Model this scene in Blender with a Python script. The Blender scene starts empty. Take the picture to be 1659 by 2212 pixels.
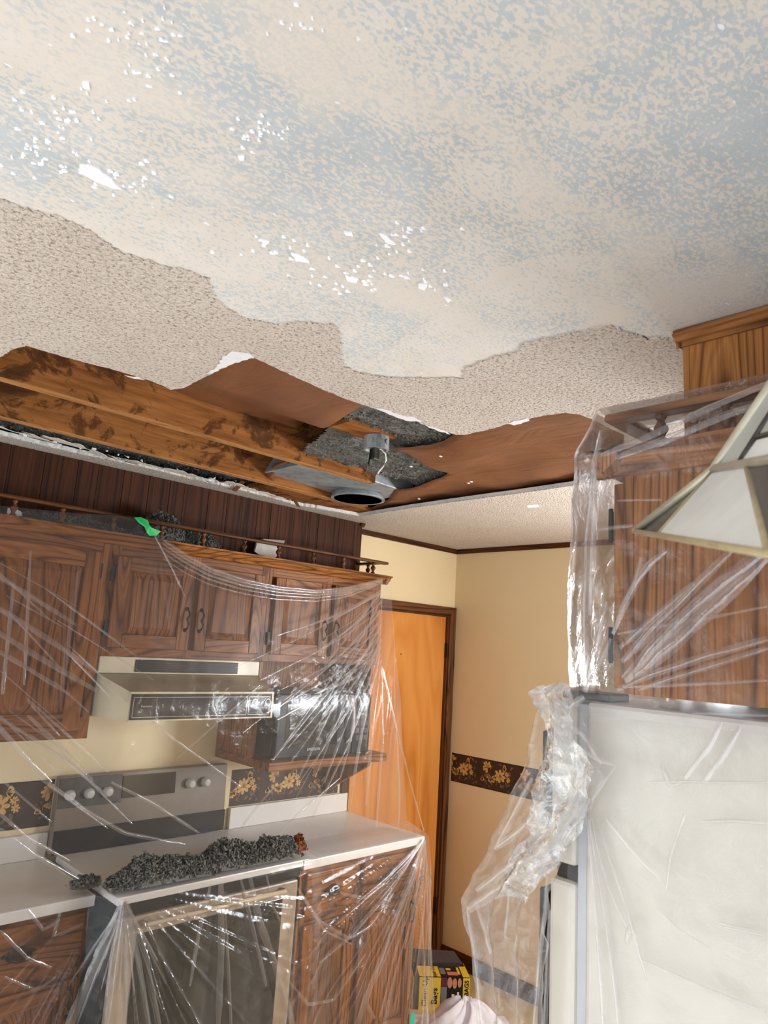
import bpy, bmesh, math, random
import numpy as np
from mathutils import Vector, Matrix, noise as mnoise
from mathutils.geometry import tessellate_polygon

SC = bpy.context.scene
COL = SC.collection

# ------------------------------------------------------------------ camera
# world: X runs along the kitchen wall, Y across the room towards it, Z up (metres)
FPX, PCX, PCY = 1512.0, 829.5, 1106.0
CAMP = np.array([0.0, 0.0, 1.79])
RT = np.array([0.70919486, -0.70226658, 0.0621635])
UP = np.array([-0.17566176, -0.0906228, 0.9802706])
BK = np.array([-0.68277786, -0.70612262, -0.18763061])
cam = bpy.data.cameras.new('camera')
camo = bpy.data.objects.new('camera', cam)
COL.objects.link(camo)
camo.matrix_world = Matrix(((RT[0], UP[0], BK[0], CAMP[0]), (RT[1], UP[1], BK[1], CAMP[1]),
                            (RT[2], UP[2], BK[2], CAMP[2]), (0, 0, 0, 1)))
cam.sensor_fit = 'VERTICAL'
cam.sensor_height = 36.0
cam.lens = 36.0 * FPX / 2212.0
cam.clip_start = 0.02
cam.dof.use_dof = True
cam.dof.focus_distance = 2.4
cam.dof.aperture_fstop = 10.0
SC.camera = camo

# ------------------------------------------------------------------ light
world = bpy.data.worlds.new('world')
SC.world = world
world.use_nodes = True
bgn = world.node_tree.nodes['Background']
bgn.inputs['Color'].default_value = (0.82, 0.91, 1.0, 1)
bgn.inputs['Strength'].default_value = 0.30

def area(name, loc, direction, sx, sy, power, color):
    l = bpy.data.lights.new(name, 'AREA')
    l.shape = 'RECTANGLE'
    l.size, l.size_y, l.energy, l.color = sx, sy, power, color
    o = bpy.data.objects.new(name, l)
    COL.objects.link(o)
    o.location = loc
    o.rotation_euler = Vector(direction).to_track_quat('-Z', 'Y').to_euler()
    return o
# daylight of the patio door of the dining side, behind the camera
area('patio_door_daylight', (-2.6, -0.7, 1.15), (1, 0.18, 0.10), 1.7, 1.9, 17, (0.80, 0.90, 1.0))
# daylight of the dining window to the left of the camera
area('dining_window_daylight', (-1.9, 2.4, 1.35), (1, -0.55, 0.05), 1.3, 1.2, 8, (0.72, 0.86, 1.0))
# added daylight: unseen opening in the end wall, placed to brighten the door wall
area('added_end_daylight', (3.56, 0.42, 1.66), (-1, 0.75, 0.02), 0.72, 0.74, 54, (0.88, 0.95, 1.0))
# added, unseen: lights the floor behind the camera so the ceiling gets bounce
sun = bpy.data.lights.new('sun', 'SUN'); sun.energy = 8.6; sun.angle = 0.01; sun.color = (0.86, 0.93, 1.0)
suno = bpy.data.objects.new('sun', sun); COL.objects.link(suno)
suno.rotation_euler = Vector((math.cos(math.radians(41)), 0.12, -math.sin(math.radians(41)))).to_track_quat('-Z', 'Y').to_euler()

SC.view_settings.view_transform = 'Standard'
SC.view_settings.look = 'None'
SC.view_settings.gamma = 1.0
SC.view_settings.use_curve_mapping = False
SC.view_settings.exposure = 0.94

# ------------------------------------------------------------------ measuring
def pix(u, v, axis, val):
    """the point of the plane axis = val that lies under picture point u, v"""
    d = (u - PCX) * RT - (v - PCY) * UP - FPX * BK
    a = 'xyz'.index(axis)
    t = (val - CAMP[a]) / d[a]
    return CAMP + t * d

CEIL = 2.44
WALLY = 2.93      # kitchen and door wall
WALLX = 3.52      # end wall

# ------------------------------------------------------------------ noise
def _hash(ix, iy, s):
    h = (ix * 374761393 + iy * 668265263 + s * 1442695041) & 0xffffffff
    h = ((h ^ (h >> 13)) * 1274126177) & 0xffffffff
    return ((h ^ (h >> 16)) & 0xffff) / 65535.0
def vnoise(x, y, s=0):
    x = np.asarray(x, float); y = np.asarray(y, float)
    ix = np.floor(x).astype(np.int64); iy = np.floor(y).astype(np.int64)
    fx = x - ix; fy = y - iy
    fx = fx * fx * (3 - 2 * fx); fy = fy * fy * (3 - 2 * fy)
    a = _hash(ix, iy, s); b = _hash(ix + 1, iy, s); c = _hash(ix, iy + 1, s); d = _hash(ix + 1, iy + 1, s)
    return (a * (1 - fx) + b * fx) * (1 - fy) + (c * (1 - fx) + d * fx) * fy
def fbm(x, y, s=0, o=3):
    r = 0; a = 0.5
    for k in range(o):
        r = r + a * vnoise(x * 2 ** k, y * 2 ** k, s + k * 17); a *= 0.5
    return r / (1 - 0.5 ** o)

# ------------------------------------------------------------------ materials
def mat_new(name):
    m = bpy.data.materials.new(name)
    m.use_nodes = True
    nt = m.node_tree
    return m, nt, nt.nodes['Principled BSDF'], nt.nodes['Material Output']
def N(nt, t, **k):
    n = nt.nodes.new(t)
    for a, b in k.items():
        if a in n.inputs.keys(): n.inputs[a].default_value = b
        else: setattr(n, a, b)
    return n
def ramp(nt, fac, stops, interp='LINEAR'):
    r = nt.nodes.new('ShaderNodeValToRGB')
    r.color_ramp.interpolation = interp
    el = r.color_ramp.elements
    while len(el) < len(stops): el.new(0.5)
    for e, (p, c) in zip(el, stops):
        e.position = p
        e.color = (c[0], c[1], c[2], 1) if not isinstance(c, (int, float)) else (c, c, c, 1)
    nt.links.new(fac, r.inputs['Fac'])
    return r.outputs['Color']
def srgb(r, g, b):
    f = lambda c: (c / 255 / 12.92) if c / 255 <= 0.04045 else ((c / 255 + 0.055) / 1.055) ** 2.4
    return (f(r), f(g), f(b))
def coords(nt, scale=(1, 1, 1), rnd=True):
    tc = N(nt, 'ShaderNodeTexCoord')
    v = tc.outputs['Object']
    if rnd:
        oi = N(nt, 'ShaderNodeObjectInfo')
        ml = N(nt, 'ShaderNodeMath', operation='MULTIPLY'); ml.inputs[1].default_value = 23.0
        nt.links.new(oi.outputs['Random'], ml.inputs[0])
        ad = N(nt, 'ShaderNodeVectorMath', operation='ADD')
        nt.links.new(v, ad.inputs[0]); nt.links.new(ml.outputs[0], ad.inputs[1]); v = ad.outputs[0]
    mp = N(nt, 'ShaderNodeMapping')
    mp.inputs['Scale'].default_value = scale
    nt.links.new(v, mp.inputs['Vector'])
    return mp.outputs['Vector']
def bump(nt, bs, h, strength=0.4, dist=0.002):
    b = N(nt, 'ShaderNodeBump'); b.inputs['Strength'].default_value = strength; b.inputs['Distance'].default_value = dist
    nt.links.new(h, b.inputs['Height']); nt.links.new(b.outputs['Normal'], bs.inputs['Normal'])
def noise_tex(nt, vec, scale, detail=3, rough=0.55, dist=0.0):
    n = N(nt, 'ShaderNodeTexNoise')
    n.inputs['Scale'].default_value = scale; n.inputs['Detail'].default_value = detail
    n.inputs['Roughness'].default_value = rough; n.inputs['Distortion'].default_value = dist
    nt.links.new(vec, n.inputs['Vector'])
    return n.outputs['Fac']
def mixc(nt, fac, a, b, mode='MIX'):
    m = N(nt, 'ShaderNodeMix', data_type='RGBA', blend_type=mode)
    for s, x in ((m.inputs[0], fac), (m.inputs[6], a), (m.inputs[7], b)):
        if isinstance(x, (int, float)): s.default_value = x
        elif isinstance(x, tuple): s.default_value = (*x[:3], 1)
        else: nt.links.new(x, s)
    return m.outputs[2]
def math_(nt, op, a, b=None):
    m = N(nt, 'ShaderNodeMath', operation=op)
    for i, x in enumerate((a, b)):
        if x is None: continue
        if isinstance(x, (int, float)): m.inputs[i].default_value = x
        else: nt.links.new(x, m.inputs[i])
    return m.outputs[0]

def plain(name, rgb, rough=0.5, metal=0.0, var=0.0, vscale=30, bmp=0.0, bscale=200, spec=0.5, coat=0.0):
    m, nt, bs, out = mat_new(name)
    bs.inputs['Roughness'].default_value = rough; bs.inputs['Metallic'].default_value = metal
    bs.inputs['Specular IOR Level'].default_value = spec
    bs.inputs['Coat Weight'].default_value = coat
    v = coords(nt)
    n = noise_tex(nt, v, vscale, 4)
    c = ramp(nt, n, [(0.25, tuple(x * (1 - var) for x in rgb)), (0.75, tuple(min(1, x * (1 + var)) for x in rgb))])
    nt.links.new(c, bs.inputs['Base Color'])
    if bmp: bump(nt, bs, noise_tex(nt, v, bscale, 3), bmp)
    return m

def wood(name, axis, dark, mid, light, lines=17, across=7.0, stretch=0.11, rough=0.38, fine=0.35):
    """straight and cathedral grain: contour lines of a field stretched along the grain"""
    m, nt, bs, out = mat_new(name)
    s = [1.0, 1.0, 1.0]; s['xyz'.index(axis)] = stretch
    v = coords(nt, tuple(s))
    f = noise_tex(nt, v, across, 1.5, 0.4)
    f = math_(nt, 'MULTIPLY', f, lines)
    f = math_(nt, 'PINGPONG', f, 0.5)
    c1 = ramp(nt, f, [(0.0, dark), (0.13, mid), (0.36, light), (0.5, mid)])
    s2 = [1.0, 1.0, 1.0]; s2['xyz'.index(axis)] = 0.025
    v2 = coords(nt, tuple(s2))
    f2 = noise_tex(nt, v2, 190, 3, 0.7)
    c2 = ramp(nt, f2, [(0.35, (0.45, 0.45, 0.45)), (0.62, (1.1, 1.1, 1.1))])
    c = mixc(nt, fine, c1, mixc(nt, 1.0, c1, c2, 'MULTIPLY'))
    oi = N(nt, 'ShaderNodeObjectInfo')
    tone = ramp(nt, oi.outputs['Random'], [(0.0, (0.78, 0.76, 0.74)), (1.0, (1.15, 1.12, 1.08))])
    c = mixc(nt, 1.0, c, tone, 'MULTIPLY')
    nt.links.new(c, bs.inputs['Base Color'])
    bs.inputs['Roughness'].default_value = rough
    bs.inputs['Specular IOR Level'].default_value = 0.18
    bump(nt, bs, f2, 0.12, 0.001)
    return m

OAK = dict(dark=srgb(82, 46, 22), mid=srgb(128, 78, 38), light=srgb(154, 98, 50))
M = {}
for a in 'xyz':
    M['oak_' + a] = wood('oak_' + a, a, **OAK)
    M['trim_' + a] = wood('trim_' + a, a, srgb(50, 28, 15), srgb(92, 56, 32), srgb(116, 72, 42), lines=8, across=14, stretch=0.06)
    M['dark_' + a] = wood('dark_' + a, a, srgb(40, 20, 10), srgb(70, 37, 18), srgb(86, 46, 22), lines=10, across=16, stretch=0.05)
M['oak_right'] = wood('oak_right', 'z', srgb(98, 58, 30), srgb(150, 98, 54), srgb(172, 116, 66), lines=22, across=5, stretch=0.07, fine=0.55)
M['oak_right_y'] = wood('oak_right_y', 'y', srgb(98, 58, 30), srgb(140, 90, 48), srgb(164, 108, 60), lines=8, across=10, stretch=0.06)
M['birch'] = wood('birch', 'z', srgb(196, 122, 54), srgb(212, 138, 66), srgb(222, 152, 80), lines=5, across=4, stretch=0.12, rough=0.3, fine=0.08)
def panel_wood():
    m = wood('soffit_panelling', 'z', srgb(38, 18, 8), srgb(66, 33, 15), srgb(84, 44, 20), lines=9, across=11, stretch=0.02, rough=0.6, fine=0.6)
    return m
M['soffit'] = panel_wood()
def joist_mat():
    m, nt, bs, out = mat_new('old_pine')
    v = coords(nt, (0.08, 1, 1)); v1 = coords(nt)
    g = noise_tex(nt, v, 60, 4, 0.65)
    c = ramp(nt, g, [(0.3, srgb(112, 66, 32)), (0.7, srgb(160, 104, 56))])
    st = noise_tex(nt, v1, 7, 6, 0.7, 0.6)
    sm = ramp(nt, st, [(0.53, 0.0), (0.575, 0.65), (0.70, 0.92)])
    c = mixc(nt, sm, c, srgb(50, 28, 16))
    nt.links.new(c, bs.inputs['Base Color']); bs.inputs['Roughness'].default_value = 0.85; bs.inputs['Specular IOR Level'].default_value = 0.1
    bump(nt, bs, g, 0.3, 0.002)
    return m
M['joist'] = joist_mat()
M['bare_edge'] = wood('bare_edge', 'x', srgb(150, 98, 56), srgb(182, 128, 78), srgb(200, 146, 92), lines=6, across=30, stretch=0.05, rough=0.8)
def kraft_mat():
    m, nt, bs, out = mat_new('kraft_paper')
    v = coords(nt)
    n = noise_tex(nt, v, 5, 5, 0.6)
    c = ramp(nt, n, [(0.3, srgb(100, 60, 36)), (0.7, srgb(124, 77, 46))])
    nt.links.new(c, bs.inputs['Base Color']); bs.inputs['Roughness'].default_value = 0.5
    w = coords(nt, (1, 0.35, 1))
    bump(nt, bs, noise_tex(nt, w, 9, 5, 0.55, 1.0), 0.5, 0.02)
    return m
M['kraft'] = kraft_mat()
M['insul'] = plain('cellulose', srgb(104, 101, 96), 1.0, var=0.55, vscale=160, bmp=1.0, bscale=260, spec=0.1)
M['insul_red'] = plain('cellulose_rust', srgb(120, 72, 48), 1.0, var=0.5, vscale=160, bmp=0.8, bscale=260, spec=0.1)

def scraped_mat(name='scraped_ceiling', off=0.0):
    """scraped ceiling: thin remains of beige paint over blue-grey primer, white chips"""
    m, nt, bs, out = mat_new(name)
    v = coords(nt, rnd=False)
    # a drag direction makes the remains streaky
    mp = N(nt, 'ShaderNodeMapping'); mp.inputs['Rotation'].default_value = (0, 0, math.radians(28)); mp.inputs['Scale'].default_value = (1, 1.7, 1)
    nt.links.new(v, mp.inputs['Vector']); vs = mp.outputs['Vector']
    blot = noise_tex(nt, vs, 112, 3, 0.5, 0.4)
    area_ = noise_tex(nt, vs, 2.6, 4, 0.6, 0.4)
    shift = math_(nt, 'MULTIPLY', math_(nt, 'SUBTRACT', area_, 0.5), 0.55)
    k = math_(nt, 'ADD', blot, math_(nt, 'SUBTRACT', shift, off))
    mask = ramp(nt, k, [(0.475, 0.0), (0.56, 0.88)])
    big = noise_tex(nt, v, 9, 4, 0.6)
    beige = ramp(nt, big, [(0.3, srgb(214, 205, 194)), (0.7, srgb(222, 214, 206))])
    blue = ramp(nt, big, [(0.3, srgb(174, 183, 191)), (0.7, srgb(192, 198, 202))])
    c = mixc(nt, mask, beige, blue)
    # flat mist where the scraper smeared compound
    sm = ramp(nt, noise_tex(nt, vs, 3.5, 3, 0.5, 0.6), [(0.52, 0.0), (0.66, 0.75)])
    c = mixc(nt, sm, c, srgb(222, 212, 202))
    chip = ramp(nt, math_(nt, 'ADD', noise_tex(nt, vs, 46, 2, 0.5), math_(nt, 'MULTIPLY', math_(nt, 'SUBTRACT', noise_tex(nt, v, 1.7, 2), 0.5), 0.22)), [(0.745, 0.0), (0.76, 1.0)])
    c = mixc(nt, chip, c, srgb(240, 239, 244))
    nt.links.new(c, bs.inputs['Base Color']); bs.inputs['Roughness'].default_value = 0.85
    bump(nt, bs, noise_tex(nt, vs, 180, 3, 0.6), 0.25, 0.002)
    return m
M['scraped'] = scraped_mat()
M['residue'] = scraped_mat('scraped_residue', 0.06)
def popcorn_mat():
    m, nt, bs, out = mat_new('popcorn_texture')
    v = coords(nt, rnd=False)
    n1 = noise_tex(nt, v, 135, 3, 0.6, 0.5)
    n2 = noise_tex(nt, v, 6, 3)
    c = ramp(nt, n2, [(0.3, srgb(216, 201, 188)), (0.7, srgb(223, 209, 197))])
    c = mixc(nt, ramp(nt, n1, [(0.35, 1.0), (0.48, 0.0)]), c, srgb(160, 142, 127))  # crevice shade put into the colour, following the bump pattern
    nt.links.new(c, bs.inputs['Base Color']); bs.inputs['Roughness'].default_value = 0.95
    bump(nt, bs, n1, 1.0, 0.013)
    return m
M['popcorn'] = popcorn_mat()
M['gypsum'] = plain('torn_gypsum', srgb(226, 224, 226), 0.95, var=0.06, vscale=60, bmp=0.4, bscale=120)
M['bare_white'] = plain('bare_plaster', srgb(250, 249, 252), 0.9, var=0.01)
M['drypaper'] = plain('drywall_paper', srgb(204, 195, 184), 0.9, var=0.15, vscale=25, bmp=0.3, bscale=90)
M['wall'] = plain('painted_wall', srgb(228, 207, 166), 0.62, var=0.02, vscale=4, bmp=0.05, bscale=240)
M['floor'] = plain('vinyl_floor', srgb(196, 170, 122), 0.45, var=0.10, vscale=14, bmp=0.1, bscale=60)
M['bounce_floor'] = plain('pale_bounce_floor', srgb(214, 210, 206), 0.95, var=0.05, vscale=80, bmp=0.3, bscale=300)  # added for the unseen floor, pale and neutral to bounce light
M['border'] = plain('border_ground', srgb(58, 34, 22), 0.6, var=0.45, vscale=22)
M['petal'] = plain('printed_petal', srgb(205, 160, 92), 0.6, var=0.2, vscale=90)
M['petal_dark'] = plain('printed_petal_dark', srgb(140, 92, 48), 0.6, var=0.3, vscale=90)
M['leafp'] = plain('printed_leaf', srgb(92, 88, 66), 0.6, var=0.3, vscale=90)
M['rose'] = plain('printed_rose', srgb(112, 76, 62), 0.6, var=0.35, vscale=60)
M['white_lam'] = plain('white_laminate', srgb(226, 220, 214), 0.35, var=0.02)
M['enamel'] = plain('almond_enamel', srgb(216, 204, 172), 0.35, var=0.04, vscale=6)
M['hood_top'] = plain('hood_worn_enamel', srgb(172, 158, 128), 0.45, var=0.18, vscale=7)
M['fridge'] = plain('fridge_enamel', srgb(228, 221, 208), 0.3, var=0.015, vscale=5, bmp=0.08, bscale=500)
M['gasket'] = plain('gasket_grey', srgb(196, 198, 204), 0.4)
M['black'] = plain('black_plastic', srgb(20, 19, 20), 0.35, var=0.1, spec=0.2)
M['glassdark'] = plain('black_glass', srgb(20, 24, 26), 0.08, var=0.1, spec=0.6)
M['hoodface'] = plain('hood_smoked_face', srgb(54, 40, 32), 0.4, var=0.15, vscale=12, spec=0.25)
M['ovenframe'] = plain('oven_tan_frame', srgb(176, 156, 134), 0.3, var=0.05)
M['rangebrown'] = plain('range_brown', srgb(120, 105, 90), 0.35, var=0.08)
M['steel'] = plain('bright_steel', srgb(190, 190, 190), 0.25, 1.0)
M['galv'] = plain('galvanised', srgb(146, 150, 152), 0.5, 0.3, var=0.35, vscale=22)
M['darkmetal'] = plain('dark_metal', srgb(66, 64, 60), 0.45, 0.6, var=0.3, vscale=30)
M['bronze'] = plain('antique_bronze', srgb(62, 46, 32), 0.35, 0.8, var=0.35, vscale=60)
M['hinge'] = plain('black_hinge', srgb(30, 24, 20), 0.5, 0.4, var=0.2)
M['brass'] = plain('brass_came', srgb(172, 155, 122), 0.45, 0.2, var=0.15, vscale=60)
M['lampedge'] = plain('pewter_came', srgb(186, 178, 160), 0.35, 0.4, var=0.2, vscale=30)
def lampglass(name, rgb, tr):
    m, nt, bs, out = mat_new(name)
    v = coords(nt); n = noise_tex(nt, v, 16, 4, 0.6, 0.5)
    c = ramp(nt, n, [(0.3, tuple(x * 0.9 for x in rgb)), (0.7, rgb)])
    nt.links.new(c, bs.inputs['Base Color']); bs.inputs['Roughness'].default_value = 0.15
    t = N(nt, 'ShaderNodeBsdfTranslucent'); nt.links.new(c, t.inputs['Color'])
    mx = N(nt, 'ShaderNodeMixShader'); mx.inputs[0].default_value = tr
    nt.links.new(bs.outputs[0], mx.inputs[1]); nt.links.new(t.outputs[0], mx.inputs[2]); nt.links.new(mx.outputs[0], out.inputs['Surface'])
    return m
M['opal'] = lampglass('opal_glass', srgb(250, 250, 248), 0.15)
M['smoke'] = lampglass('smoked_glass', srgb(34, 33, 34), 0.05)
M['greyglass'] = lampglass('grey_glass', srgb(206, 208, 202), 0.3)
M['green'] = plain('green_tape', srgb(40, 165, 88), 0.4, var=0.12, vscale=50)
M['teal'] = plain('teal_tape', srgb(50, 170, 150), 0.5)
M['cloth'] = plain('white_cloth', srgb(226, 220, 228), 0.9, var=0.05, bmp=0.2, bscale=900)
M['yellow'] = plain('yellow_print', srgb(226, 190, 62), 0.5, var=0.03)
M['carton'] = plain('carton_inside', srgb(70, 56, 50), 0.8, var=0.1)
M['ink'] = plain('black_ink', srgb(20, 18, 18), 0.6)
M['skin'] = plain('printed_skin', srgb(190, 130, 100), 0.6, var=0.12)
M['maroon'] = plain('printed_maroon', srgb(96, 36, 44), 0.6, var=0.2)
M['greyprint'] = plain('printed_grey', srgb(120, 116, 118), 0.6)
M['redprint'] = plain('printed_coral', srgb(214, 120, 100), 0.6)
M['silver'] = plain('silver_print', srgb(200, 198, 192), 0.4)
M['plate'] = plain('ivory_plate', srgb(232, 220, 190), 0.4)
M['wirewhite'] = plain('white_wire', srgb(236, 232, 224), 0.5)

def plastic_mat(name, haze=0.04, edge=0.60, tint=(0.93, 0.90, 0.90), gloss=0.14, bscale=22, bstr=0.22, refl=0.6):
    m, nt, bs, out = mat_new(name)
    nt.nodes.remove(bs)
    v = coords(nt)
    n = noise_tex(nt, v, bscale, 5, 0.6, 1.2)
    b = N(nt, 'ShaderNodeBump'); b.inputs['Strength'].default_value = bstr; b.inputs['Distance'].default_value = 0.01
    nt.links.new(n, b.inputs['Height'])
    tr = N(nt, 'ShaderNodeBsdfTransparent'); tr.inputs['Color'].default_value = (0.97, 0.965, 0.97, 1)
    df = N(nt, 'ShaderNodeBsdfDiffuse'); df.inputs['Color'].default_value = (*tint, 1)
    tl = N(nt, 'ShaderNodeBsdfTranslucent'); tl.inputs['Color'].default_value = (*tint, 1)
    nt.links.new(b.outputs[0], df.inputs['Normal'])
    mx0 = N(nt, 'ShaderNodeMixShader'); mx0.inputs[0].default_value = 0.4
    nt.links.new(df.outputs[0], mx0.inputs[1]); nt.links.new(tl.outputs[0], mx0.inputs[2])
    gl = N(nt, 'ShaderNodeBsdfGlossy'); gl.inputs['Roughness'].default_value = gloss; gl.inputs['Color'].default_value = (1, 1, 1, 1)
    nt.links.new(b.outputs[0], gl.inputs['Normal'])
    lw = N(nt, 'ShaderNodeLayerWeight'); lw.inputs['Blend'].default_value = 0.35
    f = math_(nt, 'ADD', math_(nt, 'MULTIPLY', math_(nt, 'POWER', lw.outputs['Facing'], 2.0), edge), haze)
    mx1 = N(nt, 'ShaderNodeMixShader')
    nt.links.new(f, mx1.inputs[0]); nt.links.new(tr.outputs[0], mx1.inputs[1]); nt.links.new(mx0.outputs[0], mx1.inputs[2])
    fr = N(nt, 'ShaderNodeFresnel'); fr.inputs['IOR'].default_value = 1.5
    nt.links.new(b.outputs[0], fr.inputs['Normal'])
    g = math_(nt, 'MULTIPLY', fr.outputs[0], refl)
    g = math_(nt, 'MINIMUM', g, 0.8)
    mx2 = N(nt, 'ShaderNodeMixShader')
    nt.links.new(g, mx2.inputs[0]); nt.links.new(mx1.outputs[0], mx2.inputs[1]); nt.links.new(gl.outputs[0], mx2.inputs[2])
    nt.links.new(mx2.outputs[0], out.inputs['Surface'])
    return m
M['film'] = plastic_mat('plastic_film')
M['film_fold'] = plastic_mat('plastic_film_doubled', haze=0.13, edge=0.60, gloss=0.10, refl=2.2)
M['film_thick'] = plastic_mat('plastic_film_bunched', haze=0.20, edge=0.60, gloss=0.09, bscale=40, bstr=0.8, refl=2.0)
M['film_curtain'] = plastic_mat('plastic_film_crumpled', haze=0.09, edge=0.65, gloss=0.10, bscale=34, bstr=0.6, refl=1.8)
M['film_thin'] = plastic_mat('plastic_film_taut', haze=0.018, edge=0.40, bscale=18, bstr=0.35, refl=0.7)

# ------------------------------------------------------------------ mesh building
class MB:
    def __init__(s): s.v = []; s.f = []
    def add(s, verts, faces):
        o = len(s.v); s.v += [tuple(map(float, p)) for p in verts]; s.f += [tuple(i + o for i in f) for f in faces]; return s
    def box(s, x0, x1, y0, y1, z0, z1):
        return s.add([(x0, y0, z0), (x1, y0, z0), (x1, y1, z0), (x0, y1, z0), (x0, y0, z1), (x1, y0, z1), (x1, y1, z1), (x0, y1, z1)],
                     [(3, 2, 1, 0), (4, 5, 6, 7), (0, 1, 5, 4), (1, 2, 6, 5), (2, 3, 7, 6), (3, 0, 4, 7)])
    def prism(s, poly, axis, a, b):
        """polygon in the two other axes, pulled along axis from a to b"""
        n = len(poly)
        def P(p, t):
            return {'x': (t, p[0], p[1]), 'y': (p[0], t, p[1]), 'z': (p[0], p[1], t)}[axis]
        vs = [P(p, a) for p in poly] + [P(p, b) for p in poly]
        return s.add(vs, [tuple(range(n))[::-1], tuple(range(n, 2 * n))] + [(i, (i + 1) % n, (i + 1) % n + n, i + n) for i in range(n)])
    def lathe(s, prof, c, axis='z', seg=16):
        """profile of (radius, height)"""
        vs = []
        for r, h in prof:
            for k in range(seg):
                t = 2 * math.pi * k / seg
                a, b = r * math.cos(t), r * math.sin(t)
                vs.append({'z': (c[0] + a, c[1] + b, c[2] + h), 'y': (c[0] + a, c[1] + h, c[2] + b), 'x': (c[0] + h, c[1] + a, c[2] + b)}[axis])
        fs = []
        for i in range(len(prof) - 1):
            for k in range(seg):
                fs.append((i * seg + k, i * seg + (k + 1) % seg, (i + 1) * seg + (k + 1) % seg, (i + 1) * seg + k))
        fs.append(tuple(range(seg))[::-1]); fs.append(tuple((len(prof) - 1) * seg + k for k in range(seg)))
        return s.add(vs, fs)
    def tube(s, pts, r, seg=8):
        pts = [Vector(p) for p in pts]; n = len(pts)
        rs = r if isinstance(r, (list, tuple)) else [r] * n
        vs = []
        for i, p in enumerate(pts):
            d = (pts[min(i + 1, n - 1)] - pts[max(i - 1, 0)]).normalized()
            u = d.cross(Vector((0, 0, 1)) if abs(d.z) < 0.9 else Vector((1, 0, 0))).normalized(); w = d.cross(u)
            for k in range(seg):
                t = 2 * math.pi * k / seg
                vs.append(p + (u * math.cos(t) + w * math.sin(t)) * rs[i])
        fs = [(i * seg + k, i * seg + (k + 1) % seg, (i + 1) * seg + (k + 1) % seg, (i + 1) * seg + k) for i in range(n - 1) for k in range(seg)]
        fs += [tuple(range(seg))[::-1], tuple((n - 1) * seg + k for k in range(seg))]
        return s.add(vs, fs)
    def build(s, name, mat, parent=None, bevel=0.0, smooth=False, solid=0.0):
        me = bpy.data.meshes.new(name)
        off = Vector((0, 0, 0))
        p = parent
        while p is not None: off += p.location; p = p.parent
        me.from_pydata([(x - off.x, y - off.y, z - off.z) for x, y, z in s.v], [], s.f)
        me.update()
        bm = bmesh.new(); bm.from_mesh(me); bmesh.ops.recalc_face_normals(bm, faces=bm.faces); bm.to_mesh(me); bm.free()
        o = bpy.data.objects.new(name, me)
        COL.objects.link(o)
        if parent is not None: o.parent = parent
        me.materials.append(M[mat] if isinstance(mat, str) else mat)
        if bevel:
            b = o.modifiers.new('bevel', 'BEVEL'); b.width = bevel; b.segments = 2; b.limit_method = 'ANGLE'; b.angle_limit = math.radians(40)
        if solid:
            b = o.modifiers.new('solidify', 'SOLIDIFY'); b.thickness = solid
        if smooth:
            for q in me.polygons: q.use_smooth = True
        return o

def root(name, loc, label, cat, group=None, kind=None):
    o = bpy.data.objects.new(name, None); COL.objects.link(o)
    o.location = loc; o.empty_display_size = 0.05
    tag(o, label, cat, group, kind)
    return o
def tag(o, label=None, cat=None, group=None, kind=None):
    if label: o['label'] = label
    if cat: o['category'] = cat
    if group: o['group'] = group
    if kind: o['kind'] = kind
    return o
def structure(o, label=None, cat=None): return tag(o, label, cat, None, 'structure')

def plate_mesh(mb, outer, holes, z0, z1):
    """flat plate between z0 and z1 with holes; outlines are lists of (x, y)"""
    loops = [[Vector((p[0], p[1], 0)) for p in outer]] + [[Vector((p[0], p[1], 0)) for p in h] for h in holes]
    tris = tessellate_polygon(loops)
    flat = [p for l in loops for p in l]; n = len(flat)
    vs = [(p.x, p.y, z0) for p in flat] + [(p.x, p.y, z1) for p in flat]
    fs = [tuple(t) for t in tris] + [tuple(i + n for i in t[::-1]) for t in tris]
    b = 0
    for l in loops:
        k = len(l)
        fs += [(b + i, b + (i + 1) % k, b + (i + 1) % k + n, b + i + n) for i in range(k)]
        b += k
    mb.add(vs, fs)
    return mb
def jag(pts, step, amp, seed, closed=False):
    """cut an outline finer and roughen it"""
    out = []; rng = random.Random(seed)
    n = len(pts)
    for i in range(n if closed else n - 1):
        a, b = np.array(pts[i], float), np.array(pts[(i + 1) % n], float)
        L = np.linalg.norm(b - a); k = max(1, int(L / step))
        t = (b - a) / max(L, 1e-9); nn = np.array((-t[1], t[0]))
        for j in range(k):
            p = a + (b - a) * j / k
            if j or i: p = p + nn * rng.uniform(-amp, amp) + t * rng.uniform(-0.3, 0.3) * step
            out.append((p[0], p[1]))
    if not closed: out.append(tuple(pts[-1]))
    return out

def text_mesh(mb_name, txt, size, mat, parent, origin, ux, uy, align='CENTER', bold=0.0):
    c = bpy.data.curves.new('lettering', 'FONT'); c.body = txt; c.size = size; c.align_x = align; c.align_y = 'CENTER'; c.offset = bold; c.resolution_u = 3
    o = bpy.data.objects.new('lettering', c); COL.objects.link(o)
    bpy.context.view_layer.update()
    me = bpy.data.meshes.new_from_object(o.evaluated_get(bpy.context.evaluated_depsgraph_get()))
    bpy.data.objects.remove(o); bpy.data.curves.remove(c)
    ux, uy, og = Vector(ux).normalized(), Vector(uy).normalized(), Vector(origin)
    off = Vector((0, 0, 0)); p = parent
    while p is not None: off += p.location; p = p.parent
    for v in me.vertices: v.co = og + ux * v.co.x + uy * v.co.y - off
    me.materials.clear(); me.materials.append(M[mat])
    o = bpy.data.objects.new(mb_name, me); COL.objects.link(o); o.parent = parent
    return o

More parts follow.
